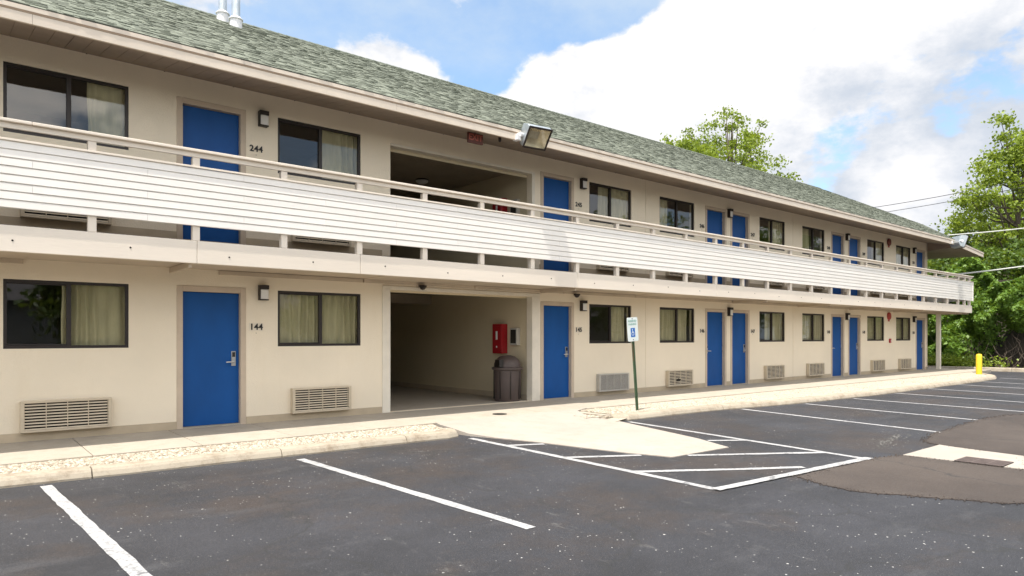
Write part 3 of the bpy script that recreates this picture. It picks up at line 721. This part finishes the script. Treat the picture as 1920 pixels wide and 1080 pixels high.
# fascia, drip edge, gutter lip following the droop
def along(mb, y0, y1, za, zb, xs0, xs1, cutlen=4.88):
    a = xs0
    while a < xs1:
        b_ = min(a+cutlen, xs1); n = max(1, int((b_-a)/.8))
        for k in range(n):
            p, q = a+(b_-a)*k/n, a+(b_-a)*(k+1)/n-(.003 if k == n-1 else 0); dp, dq = zroof(p, ye)-ze, zroof(q, ye)-ze
            mb.add([(p,y0,za+dp),(q,y0,za+dq),(q,y1,za+dq),(p,y1,za+dp),(p,y0,zb+dp),(q,y0,zb+dq),(q,y1,zb+dq),(p,y1,zb+dp)],
                   [(0,1,5,4),(1,2,6,5),(2,3,7,6),(3,0,4,7),(0,3,2,1),(4,5,6,7)] if k in (0, n-1) else [(0,1,5,4),(2,3,7,6),(0,3,2,1),(4,5,6,7)])
        a = b_
fa = MB(); along(fa, -1.205, -1.165, 5.058, 5.175, X0, 34.5); fa.build('fascia', M['fascia'], roof)
dr = MB(); along(dr, -1.209, -1.17, 5.176, 5.202, X0, 34.5, 3.05); dr.build('drip_edge', M['drip'], roof)
db = MB(); along(db, -1.212, -1.17, 5.2025, 5.256, X0, 34.52, 3.05); db.build('gutter', M['fascia'], roof)
# soffit planks running from wall to eave
sf = MB(); x_ = X0
while x_ < 31.6:
    sf.add([(x_+.003,-1.164,5.075),(x_+.197,-1.164,5.075),(x_+.197,0,5.282),(x_+.003,0,5.282),(x_+.003,-1.164,5.083),(x_+.197,-1.164,5.083),(x_+.197,0,5.29),(x_+.003,0,5.29)], [(0,3,2,1),(4,5,6,7),(0,1,5,4),(1,2,6,5),(2,3,7,6),(3,0,4,7)]); x_ += .2
sf.quad((X0,-1.16,5.087),(31.6,-1.16,5.087),(31.6,0,5.294),(X0,0,5.294))
sf.add([(31.6,-1.164,5.04),(34.5,-1.164,4.84),(34.5,0,4.90),(31.6,0,4.95),(31.6,12,4.95),(34.5,12,4.90)], [(0,1,2,3),(3,2,5,4)])
sf.quad((31.602,-1.164,5.04),(31.602,0,4.95),(31.602,0,5.29),(31.602,-1.164,5.083))
sf.build('soffit', M['soffit'], roof, fix=False)
vd = MB()
for i in range(34): vd.lathe([(.0, 0), (.012, 0)], 6, (-.5+i*.98, -.03, 5.268), 'Z', cap=False)
vd.build('soffit_nail', M['dark'], roof)
# roof vents
for (px_, py_, h_) in ((4.79, 5.12, 1.9), (4.86, 4.42, 2.1)):
    zb = zroof(px_, py_)
    pv = MB(); pv.lathe([(.088, zb-.1), (.088, zb+h_)], 20, (px_, py_, 0)); P_ = pv.build('vent_pipe', M['galv'], roof)
    fl = MB(); fl.lathe([(.135, zb-.16), (.125, zb+.14), (.15, zb+.145), (.15, zb+.16), (.092, zb+.21)], 20, (px_, py_, 0), cap=False); fl.build('pipe_flashing', M['flash'], roof)

# ------------------------------------------------------------------ fixtures on the building
def make_ac(m, fine, label):
    t_ = thing('air_conditioner', label, 'air conditioner', (0, 0, 0), 'through wall air conditioners')
    W2, H2 = .52, .205; c = MB()
    c.box(-W2, W2, -.105, -.002, H2-.028, H2); c.box(-W2, W2, -.105, -.002, -H2, -H2+.028); c.box(-W2, -W2+.045, -.105, -.002, -H2+.028, H2-.028); c.box(W2-.045, W2, -.105, -.002, -H2+.028, H2-.028)
    c.build('casing', m, t_, bevel=.004)
    MB().box(-W2+.045, W2-.045, -.03, -.002, -H2+.028, H2-.028).build('back_panel', M['dark'], t_)
    g_ = MB(); n = 17 if fine else 9; hh = (2*H2-.056)/n
    for k in range(n):
        z = -H2+.028+hh*k; th = hh*(.62 if fine else .46)
        g_.add([(-W2+.046,-.098,z+hh*.1),(W2-.046,-.098,z+hh*.1),(W2-.046,-.085,z+hh*.1+th),(-W2+.046,-.085,z+hh*.1+th),(-W2+.046,-.06,z+hh*.1+th*.6),(W2-.046,-.06,z+hh*.1+th*.6)], [(0,1,2,3),(3,2,5,4),(0,4,5,1),(0,3,4),(1,5,2)])
    for x_ in ((-.24, 0, .24) if not fine else (-.24, 0, .24)): g_.box(x_-.004, x_+.004, -.0995, -.07, -H2+.03, H2-.03)
    g_.build('grille', m, t_)
    return t_
acX = [1.235, 4.86, 12.13, 14.69, 19.38, 21.94, 26.70, 29.18]
acl = ['beige louvred, nearest the left edge of the photo', 'beige louvred, between door 144 and the open passage', 'fine grey mesh grille, behind the leaning sign',
       'with a dark broken gap in its beige louvres', 'beige louvred, below the window right of door 147', 'beige louvred, just left of the far pair of doors',
       'beige louvred, just right of the far pair of doors', 'farthest away, beside the last door and window']
ac0 = make_ac(M['acbeige'], False, 'lower air conditioner '+acl[0]); ac0.location = (acX[0], 0, .325)
acf = make_ac(M['acgrey'], True, 'lower air conditioner with '+acl[2]); acf.location = (acX[2], 0, .30)
for i, x_ in enumerate(acX):
    if i in (0, 2): continue
    copy_thing(ac0, (x_, 0, .32 if i < 3 else .30), 'lower air conditioner '+acl[i])
brk = [o for o in bpy.data.objects if o.get('label', '').endswith('dark broken gap in its beige louvres')][0]
bq = MB().add([(-.22,-.1015,-.065),(-.14,-.1015,-.075),(-.02,-.1015,-.06),(.0,-.1015,-.02),(-.06,-.1015,-.03),(-.10,-.1015,.0),(-.17,-.1015,-.028)], [tuple(range(7))]).build('broken_louvre', M['dark'], brk, fix=False)
ulab = ['above the left ground floor window', 'between door 244 and the upper passage', 'just right of door 245', 'left of door 246', 'right of door 247', 'left of the far pair of upper doors', 'right of the far pair of upper doors', 'farthest along the upper floor']
for i, x_ in enumerate(acX):
    copy_thing(ac0, (x_, 0, FZ+.325), 'upper air conditioner glimpsed under the siding, '+ulab[i])

def make_light(label):
    t_ = thing('wall_light', label, 'wall light', (0, 0, 0), 'bronze wall lights beside the doors')
    b_ = MB(); b_.box(-.072, .072, -.02, 0, -.12, .12); b_.box(-.072, .072, -.11, -.021, .055, .12); b_.box(-.072, .072, -.10, -.021, -.12, -.105); b_.box(-.072, -.062, -.10, -.021, -.104, .054); 
    b_.build('housing', M['bronze'], t_, bevel=.004)
    MB().box(-.058, .068, -.098, -.021, -.103, .053).build('diffuser', M['diff'], t_, bevel=.012)
    return t_
lx = [(3.88, 'by the leftmost lower door', 'by the leftmost upper door'), (11.14, 'by the lower door right of the passage', 'by the upper door right of the passage'), (17.02, 'in the middle pair of lower doors', 'in the middle pair of upper doors'),
      (24.25, 'between the far pair of ground floor doors', 'between the far pair of upper doors'), (30.16, 'left of the last ground floor door', 'left of the last upper floor door')]
l0 = None
for x_, a, b_ in lx:
    for z_, s in ((2.08, a), (FZ+2.04, b_)):
        if l0 is None: l0 = make_light('bronze wall light '+s); l0.location = (x_, 0, z_)
        else: copy_thing(l0, (x_, 0, z_), 'bronze wall light '+s)
# room numbers
nums = [(3.78, '144', '244'), (11.03, '145', '245'), (15.74, '146', '246'), (18.25, '147', '247'), (22.93, '148', '248'), (25.62, '149', '249'), (30.16, '150', '250')]
nlab = {}
for (x_, a, b_), l in zip(nums, ('wall right of the leftmost {} door', 'wall right of the {} door nearest the passage', 'wall left of the middle pair of {} doors', 'wall right of the middle pair of {} doors', 'wall left of the far pair of {} doors', 'wall right of the far pair of {} doors', 'wall left of the last {} door')):
    nlab[a] = l.format('lower'); nlab[b_] = l.format('upper')
plate_m = mat('number_plate', (.74, .66, .53), .6, .05, 5, 0)
for x_, lo, up in nums:
    for n_, z_ in ((lo, 1.53), (up, FZ+1.55)):
        if n_ in ('150', '250'): z_ += 0
        t_ = thing('room_number', 'black room number on the %s' % nlab[n_], 'room number', (x_, 0, z_), 'black room numbers')
        if n_ < '200': MB().box(-.115, .115, -.004, -.001, -.065, .065).build('backing_plate', plate_m, t_)
        text_obj('numerals', n_, .135, M['ink'], t_, .003, (0, -.009, 0), bold=.0035, spacing=1.05)
        MB().lathe([(0, -.004), (.006, -.004), (.006, 0)], 8, (0, 0, -.095), 'Y', cap=False).build('peephole_screw', M['ink'], t_)
# security cameras
def make_dome(loc, label):
    t_ = thing('dome_camera', label, 'security camera', loc, 'small dome cameras above the ground floor')
    MB().lathe([(.075, .0), (.075, -.03), (.055, -.04)], 16).build('base', M['bronze'], t_)
    MB().lathe([(.055, -.04), (.05, -.06), (.03, -.078), (.0, -.085)], 16, cap=False).build('dome', M['bronze'], t_)
make_dome((6.83, -.10, 2.335), 'small dark dome camera above the ground floor passage'); make_dome((10.86, -.12, 2.335), 'small dark dome camera above door 145')
# ceiling lights in the passages
def make_ceil(loc, label):
    t_ = thing('ceiling_light', label, 'ceiling light', loc)
    MB().lathe([(.15, 0), (.16, -.03)], 20).build('rim', M['bronze'], t_)
    MB().lathe([(.15, -.031), (.13, -.07), (.07, -.1), (0, -.11)], 20, cap=False).build('lamp_shade', M['diff'], t_)
make_ceil((8.55, 1.2, 2.448), 'round ceiling light inside the ground floor passage'); make_ceil((8.5, 2.6, 5.038), 'round ceiling light on the dark upper passage ceiling')
# cabinets on the passage's right wall
def cabinet(z, up):
    fl = 'upper' if up else 'ground floor'
    t_ = thing('extinguisher_cabinet', 'red fire extinguisher cabinet on the %s passage wall' % fl, 'fire cabinet', (9.67, 1.05, z))
    MB().box(-.17, 0, -.17, .17, -.33, .33).build('cabinet_box', M['red'], t_, bevel=.01)
    MB().box(-.178, -.171, -.14, .14, -.28, .28).build('cabinet_door', M['red'], t_, bevel=.003)
    MB().box(-.184, -.179, -.03, .03, -.02, .17).add([(-.181,-.02,-.2),(-.181,.02,-.2),(-.181,.02,-.16),(-.181,-.02,-.16)], [(0,1,2,3)]).build('notice', M['signw'], t_)
    t2 = thing('wall_box', 'small grey metal box with a dark window on the %s passage wall' % fl, 'electrical box', (9.67, .56, z+.05))
    MB().box(-.10, 0, -.12, .12, -.19, .19).build('box_body', M['acgrey'], t2, bevel=.008)
    MB().box(-.106, -.101, -.09, .09, -.15, .15).build('box_window', M['dark'], t2)
cabinet(1.33, False); cabinet(FZ+1.33, True)
# exit sign under the eave
t_ = thing('exit_sign', 'dark red EXIT sign hanging under the eave left of the floodlight', 'exit sign', (7.45, -.9, 5.02))
MB().box(-.17, .17, -.02, .02, -.1, .085).build('sign_plate', M['exitplate'], t_, bevel=.004)
text_obj('lettering', 'EXIT', .16, mat('exit_letter', (.40, .10, .07), .5, .1, 5, 0), t_, .002, (0, -.023, 0), spacing=.95, bold=.003)
MB().tube([(0, 0, .085), (0, 0, .13)], .012, 8).build('hanger', M['bronze'], t_)
# small junction under the eave
t_ = MB(); t_.lathe([(.03, 0), (.03, -.05), (.018, -.08), (0, -.085)], 12, cap=False); tag(t_.build('eave_sensor', M['bronze'], loc=(7.95, -1.0, 5.10)), 'small dark sensor under the eave just left of the big floodlight', 'sensor')
# alarm bells and pull station
for z_, s in ((2.16, 'ground floor'), (FZ+2.17, 'upper floor')):
    t_ = thing('alarm_bell', 'round red alarm bell on the far %s wall' % s, 'alarm bell', (27.76, 0, z_))
    MB().lathe([(.14, -.001), (.15, -.03), (.13, -.06), (.05, -.075), (0, -.078)], 24, axis='Y', cap=False).build('gong', M['bell'] if z_ < 3 else M['bell2'], t_); MB().box(-.05, .05, -.03, -.001, -.2, -.15).build('bell_base', M['bell'], t_)
t_ = thing('pull_station', 'small red fire alarm pull station below the ground floor bell', 'fire alarm', (27.86, 0, 1.22))
MB().box(-.06, .06, -.05, -.001, -.08, .08).build('station_body', M['red'], t_, bevel=.005); MB().box(-.04, .04, -.06, -.051, -.02, .0).build('pull_handle', M['signw'], t_)

# floodlights
def flood(loc, label, rz, tilt, s=1):
    t_ = thing('floodlight', label, 'floodlight', loc, 'eave floodlights')
    Rm = Euler((tilt, 0, rz)).to_matrix().to_4x4()
    W_, H_, Dp = .25*s, .20*s, .24*s    # half width, half height, depth; lens looks along local -Y
    ch = .09*s
    def P(x, y, z): return Rm @ Vector((x, y, z))
    b_ = MB()
    prof = [(-H_, 0), (H_, 0), (H_+.01, ch), (H_*.75, Dp), (-H_*.5, Dp), (-H_, ch*1.6)]     # (z, y)
    vs = [P(-W_, y, z) for z, y in prof]+[P(W_, y, z) for z, y in prof]; n = len(prof)
    b_.add(vs, [tuple(range(n)), tuple(range(n, 2*n))]+[(i, (i+1) % n, n+(i+1) % n, n+i) for i in range(1, n)])
    b_.build('housing', M['galv'], t_, bevel=.008)
    fr = MB()
    for q in ((-W_-.006, W_+.006, H_-.02, H_+.012), (-W_-.006, W_+.006, -H_-.012, -H_+.02), (-W_-.006, -W_+.02, -H_+.0205, H_-.0205), (W_-.02, W_+.006, -H_+.0205, H_-.0205)):
        fr.box(q[0], q[1], -.02, .004, q[2], q[3], Rm)
    fr.build('lens_frame', M['bronze'], t_)
    rf_ = MB(); rf_.add([P(-W_*.9, .0, -H_*.9), P(W_*.9, .0, -H_*.9), P(W_*.9, .0, H_*.9), P(-W_*.9, .0, H_*.9), P(-W_*.4, .14*s, -H_*.3), P(W_*.4, .14*s, -H_*.3), P(W_*.4, .14*s, H_*.4), P(-W_*.4, .14*s, H_*.4)],
        [(0,1,5,4),(1,2,6,5),(2,3,7,6),(3,0,4,7),(4,5,6,7)]); rf_.build('reflector', M['reflector'], t_, fix=False)
    MB().quad(P(-W_+.02, -.008, -H_+.02), P(W_-.02, -.008, -H_+.02), P(W_-.02, -.008, H_-.02), P(-W_+.02, -.008, H_-.02)).build('lens', M['glass'], t_, fix=False)
    ar = MB(); a0 = P(-W_-.02, .13*s, -.03*s)
    ar.tube([a0+Vector((.02, 0, 0)), a0+Vector((-.04, 0, 0))], .035*s, 12)
    ar.tube([a0+Vector((-.03, 0, 0)), a0+Vector((-.06, .08, .02))], .022, 8)
    ar.build('arm', M['flash'], t_)
    MB().box(a0.x-.11, a0.x-.02, .20*s-.04, .27*s+.02, -.05, .06).build('mount', M['flash'], t_, bevel=.005)
    MB().lathe([(.045*s, 0), (.045*s, -.025), (.02, -.03)], 14, tuple(a0+Vector((-.02, 0, 0))), 'X').build('knuckle', M['flash'], t_)
    return t_
flood((8.52, -1.42, 5.10), 'large grey floodlight on the eave above the balcony right of the upper passage', R(-8), R(38), 1)
flood((31.1, -1.42, 5.12), 'floodlight on the far right corner of the eave', R(50), R(20), 1.15)

# ------------------------------------------------------------------ trash can
t_ = thing('trash_can', 'brown plastic trash can with domed lid at the passage mouth', 'trash can', (9.27, .40, 0))
MB().lathe([(.26, 0), (.275, .02), (.29, .35), (.30, .66), (.30, .68)], 40).build('bin_body', M['bin'], t_)
rb = MB()
for k in range(8):
    a = k*math.pi/4+.35; rb.box(-.006, .006, .282, .305, .05, .64, Matrix.Rotation(a, 4, 'Z'))
rb.build('bin_rib', M['dark'], t_)
MB().lathe([(.315, .665), (.335, .68), (.335, .715), (.30, .73)], 40).build('bin_rim', M['bin'], t_)
MB().lathe([(.29, .73), (.285, .80), (.25, .88), (.17, .95), (.08, .975), (0, .98)], 40, cap=False).build('dome_lid', M['bin'], t_)
dm = MB(); dm.box(-.12, .12, -.02, .08, -.085, .075, Matrix.Translation((-.235, -.06, .815)) @ Matrix.Rotation(R(75), 4, 'Z')); dm.build('lid_flap', M['ink'], t_, bevel=.01)

# ------------------------------------------------------------------ leaning parking sign
t_ = thing('parking_sign', 'leaning green post with white and blue accessible parking sign', 'sign', (10.03, -2.56, -.03), rot=(R(-1), R(-4.2), 0))
ps_ = MB(); ps_.add([(-.034,0,-.1),(-.014,.0,-.1),(-.010,.03,-.1),(.010,.03,-.1),(.014,0,-.1),(.034,0,-.1),(.034,-.006,-.1),(.012,-.006,-.1),(.008,.022,-.1),(-.008,.022,-.1),(-.012,-.006,-.1),(-.034,-.006,-.1)]+
  [(-.034,0,1.76),(-.014,.0,1.76),(-.010,.03,1.76),(.010,.03,1.76),(.014,0,1.76),(.034,0,1.76),(.034,-.006,1.76),(.012,-.006,1.76),(.008,.022,1.76),(-.008,.022,1.76),(-.012,-.006,1.76),(-.034,-.006,1.76)],
  [(i, (i+1) % 12, 12+(i+1) % 12, 12+i) for i in range(12)]+[tuple(range(12, 24))])
ps_.build('post', M['post_green'], t_)
MB().box(-.0345, -.016, -.0075, -.0062, .95, 1.28).build('rust_streak', M['post_rust'], t_)
def rrect(w_, h_, r, y, cx, cz, n=5):
    pts_ = []
    for (sx, sz, a0) in ((1, 1, 0), (-1, 1, 90), (-1, -1, 180), (1, -1, 270)):
        for k in range(n+1):
            a = R(a0+90*k/n); pts_.append((cx+sx*(w_-r)+r*math.cos(a), y, cz+sz*(h_-r)+r*math.sin(a)))
    return pts_
f_ = rrect(.15, .225, .03, -.010, 0, 1.55); bk = rrect(.15, .225, .03, -.0066, 0, 1.55); n = len(f_)
MB().add(f_+bk, [tuple(range(n)), tuple(range(2*n-1, n-1, -1))]+[(i, (i+1) % n, n+(i+1) % n, n+i) for i in range(n)]).build('sign_panel', M['signw'], t_)
f_ = rrect(.062, .085, .006, -.0115, 0, 1.49); MB().add(f_, [tuple(range(len(f_)))]).build('blue_square', M['signb'], t_)
wc = MB()
def arc(cx, cz, r0, r1, a0, a1, y, n=18):
    for i in range(n):
        p, q = R(a0+(a1-a0)*i/n), R(a0+(a1-a0)*(i+1)/n)
        wc.quad((cx+r0*math.cos(p), y, cz+r0*math.sin(p)), (cx+r1*math.cos(p), y, cz+r1*math.sin(p)), (cx+r1*math.cos(q), y, cz+r1*math.sin(q)), (cx+r0*math.cos(q), y, cz+r0*math.sin(q)))
arc(-.005, 1.468, .026, .036, 110, 380, -.0125); arc(-.012, 1.547, 0, .011, 0, 360, -.0125)
wc.box(-.017, -.006, -.0128, -.012, 1.485, 1.533); wc.box(-.006, .02, -.0128, -.012, 1.505, 1.514); wc.box(-.006, .026, -.0127, -.0121, 1.482, 1.492); wc.box(.022, .032, -.0126, -.0122, 1.446, 1.492)
wc.build('wheelchair_symbol', M['signw'], t_, fix=False)
text_obj('lettering', 'RESERVED', .052, M['signg'], t_, .0006, (0, -.0115, 1.705), bold=.0012); text_obj('lettering', 'PARKING', .052, M['signg'], t_, .0006, (0, -.0115, 1.645), bold=.0012)
MB().lathe([(.0, -.014), (.01, -.014), (.01, -.01)], 8, (0, 0, 1.75), 'Y', cap=False).lathe([(.0, -.014), (.01, -.014), (.01, -.01)], 8, (0, 0, 1.355), 'Y', cap=False).build('bolt', M['bronze'], t_)

# ------------------------------------------------------------------ bollard
tb = MB(); tb.lathe([(.098, -.1), (.098, .70), (.09, .735), (.06, .76), (0, .77)], 24, cap=False)
tag(tb.build('bollard', M['yellow'], loc=(29.43, -2.5, -.03)), 'yellow bollard on the curb end at the far right of the sidewalk', 'bollard')

# ------------------------------------------------------------------ cables
def cable(a, b_, sag, r, m, label):
    a, b_ = Vector(a), Vector(b_); pts_ = [a.lerp(b_, k/24)+Vector((0, 0, -sag*4*(k/24)*(1-k/24))) for k in range(25)]
    tag(MB().tube(pts_, r, 6).build('overhead_cable', m), label, 'cable', 'overhead cables')
def at(x, y, k): # point k metres deep along the sight line of a photo pixel, for things seen only against the sky
    r = (x-960)/1280; u = (631-y)/1280; a = R(YAW)
    return (k*(r*math.sin(a)+math.cos(a)), -11+k*(-r*math.cos(a)+math.sin(a)), 1.38+k*u)
pole = at(2150, 600, 33)
ptop = Vector((pole[0], pole[1], 0))
P1 = [at(2150, 392, 33), at(2150, 462, 33), at(2150, 285, 33), at(2150, 300, 33)]
cable(at(1777, 441, 29), P1[0], .15, .028, M['cable'], 'pale cable rising right from the far eave corner in front of the trees')
cable(at(1738, 520, 29.3), P1[1], .12, .035, M['cable'], 'thick pale cable leaving the far balcony rail toward the right')
cable(at(1300, 415, 70), P1[2], 1.0, .022, M['darkcable'], 'uppermost thin wire across the clouds')
cable(at(1300, 425, 70), P1[3], 1.0, .020, M['darkcable'], 'lower thin wire across the clouds')
t_ = thing('utility_pole', 'wooden utility pole just outside the right edge carrying the cables', 'utility pole', (ptop.x, ptop.y, 0))
MB().tube([(0, 0, -.2), (0, 0, 11)], [.17, .12], 14).build('pole_shaft', M['bark'], t_); MB().box(-.06, .06, -1.1, 1.1, 10.1, 10.22).build('crossarm', M['bark'], t_)

# ------------------------------------------------------------------ vegetation
def leaf_mesh(name, pts, size, m, parent=None, updir=.25, seed=0):
    r = np.random.default_rng(seed); n = len(pts)
    nrm_ = r.normal(size=(n, 3)); nrm_[:, 2] += updir*2; nrm_ /= np.linalg.norm(nrm_, axis=1)[:, None]
    t1 = np.cross(nrm_, r.normal(size=(n, 3))); t1 /= np.linalg.norm(t1, axis=1)[:, None]; t2 = np.cross(nrm_, t1)
    s = size*r.uniform(.55, 1.25, size=(n, 1))
    a = pts-t1*s*.55; c = pts+t1*s*.55; b_ = pts+t2*s*.36+nrm_*s*.1; d = pts-t2*s*.36+nrm_*s*.1
    V_ = np.stack([a, b_, c, d], 1).reshape(-1, 3).astype(np.float32)
    me = bpy.data.meshes.new(name); me.vertices.add(4*n); me.vertices.foreach_set('co', V_.ravel())
    me.loops.add(4*n); me.loops.foreach_set('vertex_index', np.arange(4*n, dtype=np.int32)); me.polygons.add(n)
    me.polygons.foreach_set('loop_start', np.arange(0, 4*n, 4, dtype=np.int32)); me.polygons.foreach_set('loop_total', np.full(n, 4, dtype=np.int32))
    me.update(); me.validate(); me.materials.append(m)
    o = bpy.data.objects.new(name, me); col.objects.link(o)
    if parent: o.parent = parent
    return o
def tree(loc, h, crown_r, crown_z0, label, m='leafA', ncl=90, per=130, leaf=.2, seed=1, cl_r=.75, squash=1.0, group='trees'):
    r = np.random.default_rng(seed); t_ = thing('tree', label, 'tree', loc, group)
    hc = (h-crown_z0); cz = crown_z0+hc*.5; tk = MB()
    top = h*.72
    trunk = [Vector((.25*math.sin(z*.5+seed), .25*math.cos(z*.4+seed*2)-.25, z)) for z in np.linspace(-.3, top, 9)]
    tk.tube(trunk, list(np.linspace(h*.022, h*.006, 9)), 9)
    P_ = []; cents = []
    while len(cents) < ncl:
        q = r.uniform(-1, 1, 3); d = np.linalg.norm(q)
        if d > 1 or (d < .45 and r.random() < .6): continue
        prof_ = math.sqrt(max(.05, 1-(q[2]*.9)**2))
        lob = 1+.22*math.sin(3*math.atan2(q[1], q[0])+seed)+.12*math.sin(5*q[2]+seed*3)
        c = np.array([q[0]*crown_r*lob, q[1]*crown_r*lob, cz+q[2]*hc*.5]); cents.append(c)
    for i, c in enumerate(cents):
        cr_ = cl_r*r.uniform(.5, 1.3); k = int(per*r.uniform(.5, 1.4)*(cr_/cl_r)**1.5)
        g_ = r.normal(size=(k, 3))*np.array([1, 1, .55*squash])*cr_*.55; P_.append(c+g_)
        # twigs of leaves trailing out of the clump
        for q in range(2):
            dv = r.normal(size=3); dv /= np.linalg.norm(dv); L_ = r.uniform(.6, 1.5)*cr_; kk = int(per*.09)
            tt = r.uniform(0, 1, (kk, 1)); P_.append(c+dv*L_*tt+r.normal(size=(kk, 3))*.09)
        if i % 2 == 0:
            zb = max(crown_z0*.75, min(top*.95, c[2]-abs(r.normal())*hc*.25-.5)); b0 = Vector((0, 0, zb)); e_ = Vector(c)
            for kx in range(8):
                if trunk[kx].z <= zb <= trunk[kx+1].z: b0 = trunk[kx].lerp(trunk[kx+1], (zb-trunk[kx].z)/(trunk[kx+1].z-trunk[kx].z))
            md = b0.lerp(e_, .5)+Vector((0, 0, -.1*hc*.3)); tk.tube([b0, md, e_], [h*.0055, h*.0035, .012], 5)
    tk.build('trunk', M['bark'], t_, fix=False); leaf_mesh('crown', np.concatenate(P_), leaf, M[m], t_, seed=seed)
    return t_
def gnd(x, k): p = at(x, 631, k); return (p[0], p[1], ASP)
G_ = 'trees beyond the far end of the motel'
tree(gnd(1362, 46), 17.0, 3.7, 6.5, 'airy light green tree rising above the middle of the motel roof', 'leafA', 190, 80, .19, 3, .6, group='trees behind the roof')
tree(gnd(1275, 44), 14.3, 2.3, 6.5, 'lower bright green tree at the left foot of the airy tree above the roof', 'leafA', 120, 130, .19, 8, .55, group='trees behind the roof')
tree(gnd(1118, 50), 14.7, 2.0, 9.0, 'small treetop tip just showing over the ridge left of the other trees', 'leafA', 30, 80, .18, 4, .5, group='trees behind the roof')
tree(gnd(1905, 41), 14.8, 3.3, 4.8, 'tallest bright green tree at the right edge of the photo', 'leafA', 120, 150, .2, 5, .75, group=G_)
tree(gnd(1975, 46), 12.5, 4.0, 3.0, 'leafy tree partly cut by the right edge behind the tallest tree', 'leafA', 110, 150, .22, 12, .8, group=G_)
tree(gnd(1800, 44), 7.9, 2.6, 2.0, 'mid green tree rising behind the far roof corner', 'leafB', 110, 170, .2, 6, .75, group=G_)
tree(gnd(1885, 38), 6.9, 2.6, 2.0, 'dark leafy tree below the tallest tree at the right edge', 'leafB', 100, 190, .2, 9, .7, group=G_)
tree(gnd(1745, 50), 7.6, 3.0, 2.0, 'leafy tree seen between the motel end wall and its roof corner', 'leafA', 90, 190, .22, 10, .8, group=G_)
tree(gnd(1850, 52), 10.5, 5, 2.0, 'broad dark tree deep behind the tallest tree', 'leafB', 120, 170, .26, 14, 1.0, group=G_)
tree(gnd(1690, 56), 7.0, 4, 1.5, 'leafy tree hidden mostly behind the far end of the motel', 'leafB', 80, 150, .26, 15, 1.0, group=G_)

# overgrown bank of creeper beyond the far curb
def thicket():
    r = np.random.default_rng(21); n = 95000
    y = r.uniform(-7, 9, n); u = r.uniform(0, 1, n)
    H = 4.3+.7*np.sin(y*.9+1)+.5*np.sin(y*2.3)
    z = u*H
    und = np.clip((.7-y)/1.3, 0, 1)*np.clip((2.5-z+.3*np.sin(y*5))/1.2, 0, 1)        # hollow at the foot, towards the right
    bulge = .55*np.sin(y*1.7+z*1.1)+.42*np.sin(y*3.3-z*2.3+1)+.25*np.sin(y*6.1+z*4.7)+.15*np.sin(z*9+y*3)
    x = 36.6+z*.42+bulge*-.6+und*2.3+np.abs(r.normal(size=n))*.32-.1*r.random(n)
    keep = r.random(n) > und*.93
    pts_ = np.stack([x, y, z+ASP], 1)[keep]
    o = leaf_mesh('creeper_thicket', pts_, .17, M['leafC'], None, .2, 3); stuff(o, 'dense green creeper covered bank beyond the far curb', 'thicket')
    mb = MB(); vs = []; ny, nz = 40, 14
    for i in range(ny+1):
        for k in range(nz+1):
            yy_ = -9+20*i/ny; zz = 4.4*k/nz; vs.append((38.6+zz*.42+.3*math.sin(yy_*2+zz), yy_, zz+ASP-.1))
    mb.add(vs, [(i*(nz+1)+k, (i+1)*(nz+1)+k, (i+1)*(nz+1)+k+1, i*(nz+1)+k+1) for i in range(ny) for k in range(nz)])
    mb.quad((35,-12,ASP+.01),(42,-12,ASP+.01),(42,12,ASP+.01),(35,12,ASP+.01))
    struct(mb.build('earth_bank', M['earth'], fix=False))
    tw = MB(); rs_ = random.Random(9)
    for k in range(60):
        y0 = rs_.uniform(-4, 2); p = Vector((37.2+rs_.random(), y0, ASP)); pts2 = [p]
        for q in range(4): p = p+Vector((rs_.uniform(-.25, .2), rs_.uniform(-.4, .4), rs_.uniform(.15, .5))); pts2.append(p)
        tw.tube(pts2, [.02, .016, .012, .008, .004], 5)
    o = tw.build('bare_twigs', M['bark'], fix=False); stuff(o, 'bare brown twigs in the shaded hollow under the creeper', 'twigs')
thicket()
# low weeds along the far curb
r = np.random.default_rng(2); P_ = []
for k in range(26):
    yw = r.uniform(-.6, 3.0) if k < 22 else r.uniform(-3.5, 0); c = np.array([35.3+r.random()*.7, yw, ASP+.12]); P_.append(c+r.normal(size=(220 if k < 22 else 60, 3))*np.array([.28, .3, .16])+np.array([0, 0, .12]))
P_ = np.concatenate(P_); P_[:, 2] = np.maximum(P_[:, 2], ASP+.02)
stuff(leaf_mesh('weeds', P_, .12, M['leafA'], None, .4, 7), 'bright low weeds at the foot of the creeper bank', 'weeds')

# what stands across the lot behind the camera and shows in the window panes
t_ = thing('neighbour_building', 'long low pale building across the parking lot, seen only as reflection in the windows', 'building', (0, 0, 0))
MB().box(-30, 70, -46, -36, ASP, 3.3).build('wall', M['bgwall'], t_); MB().add([(-31,-35.3,3.3),(71,-35.3,3.3),(71,-41,5.2),(-31,-41,5.2),(-31,-46.7,3.3),(71,-46.7,3.3)], [(0,1,2,3),(3,2,5,4),(0,3,4),(1,5,2)]).build('roof', M['bgroof'], t_)
where = ['far left', 'left of the pale building end', 'left of centre', 'near centre', 'right of centre', 'toward the right', 'well to the right', 'far to the right', 'second from the far end', 'at the far end']
for i, (x_, y_, h_) in enumerate(((-22, -27, 6), (-11, -29, 7), (-3, -27, 6), (6, -27, 6.5), (19, -28, 6), (29, -30, 8), (40, -28, 12), (51, -30, 13), (63, -29, 13), (76, -31, 15))):
    tree((x_, y_, ASP), h_, min(5.6, h_*.55), h_*.12, 'leafy tree across the lot seen only in window reflections, ' + where[i], 'leafB', 75, 110, .36, 30+i, min(1.5, h_*.16), group='trees across the lot')
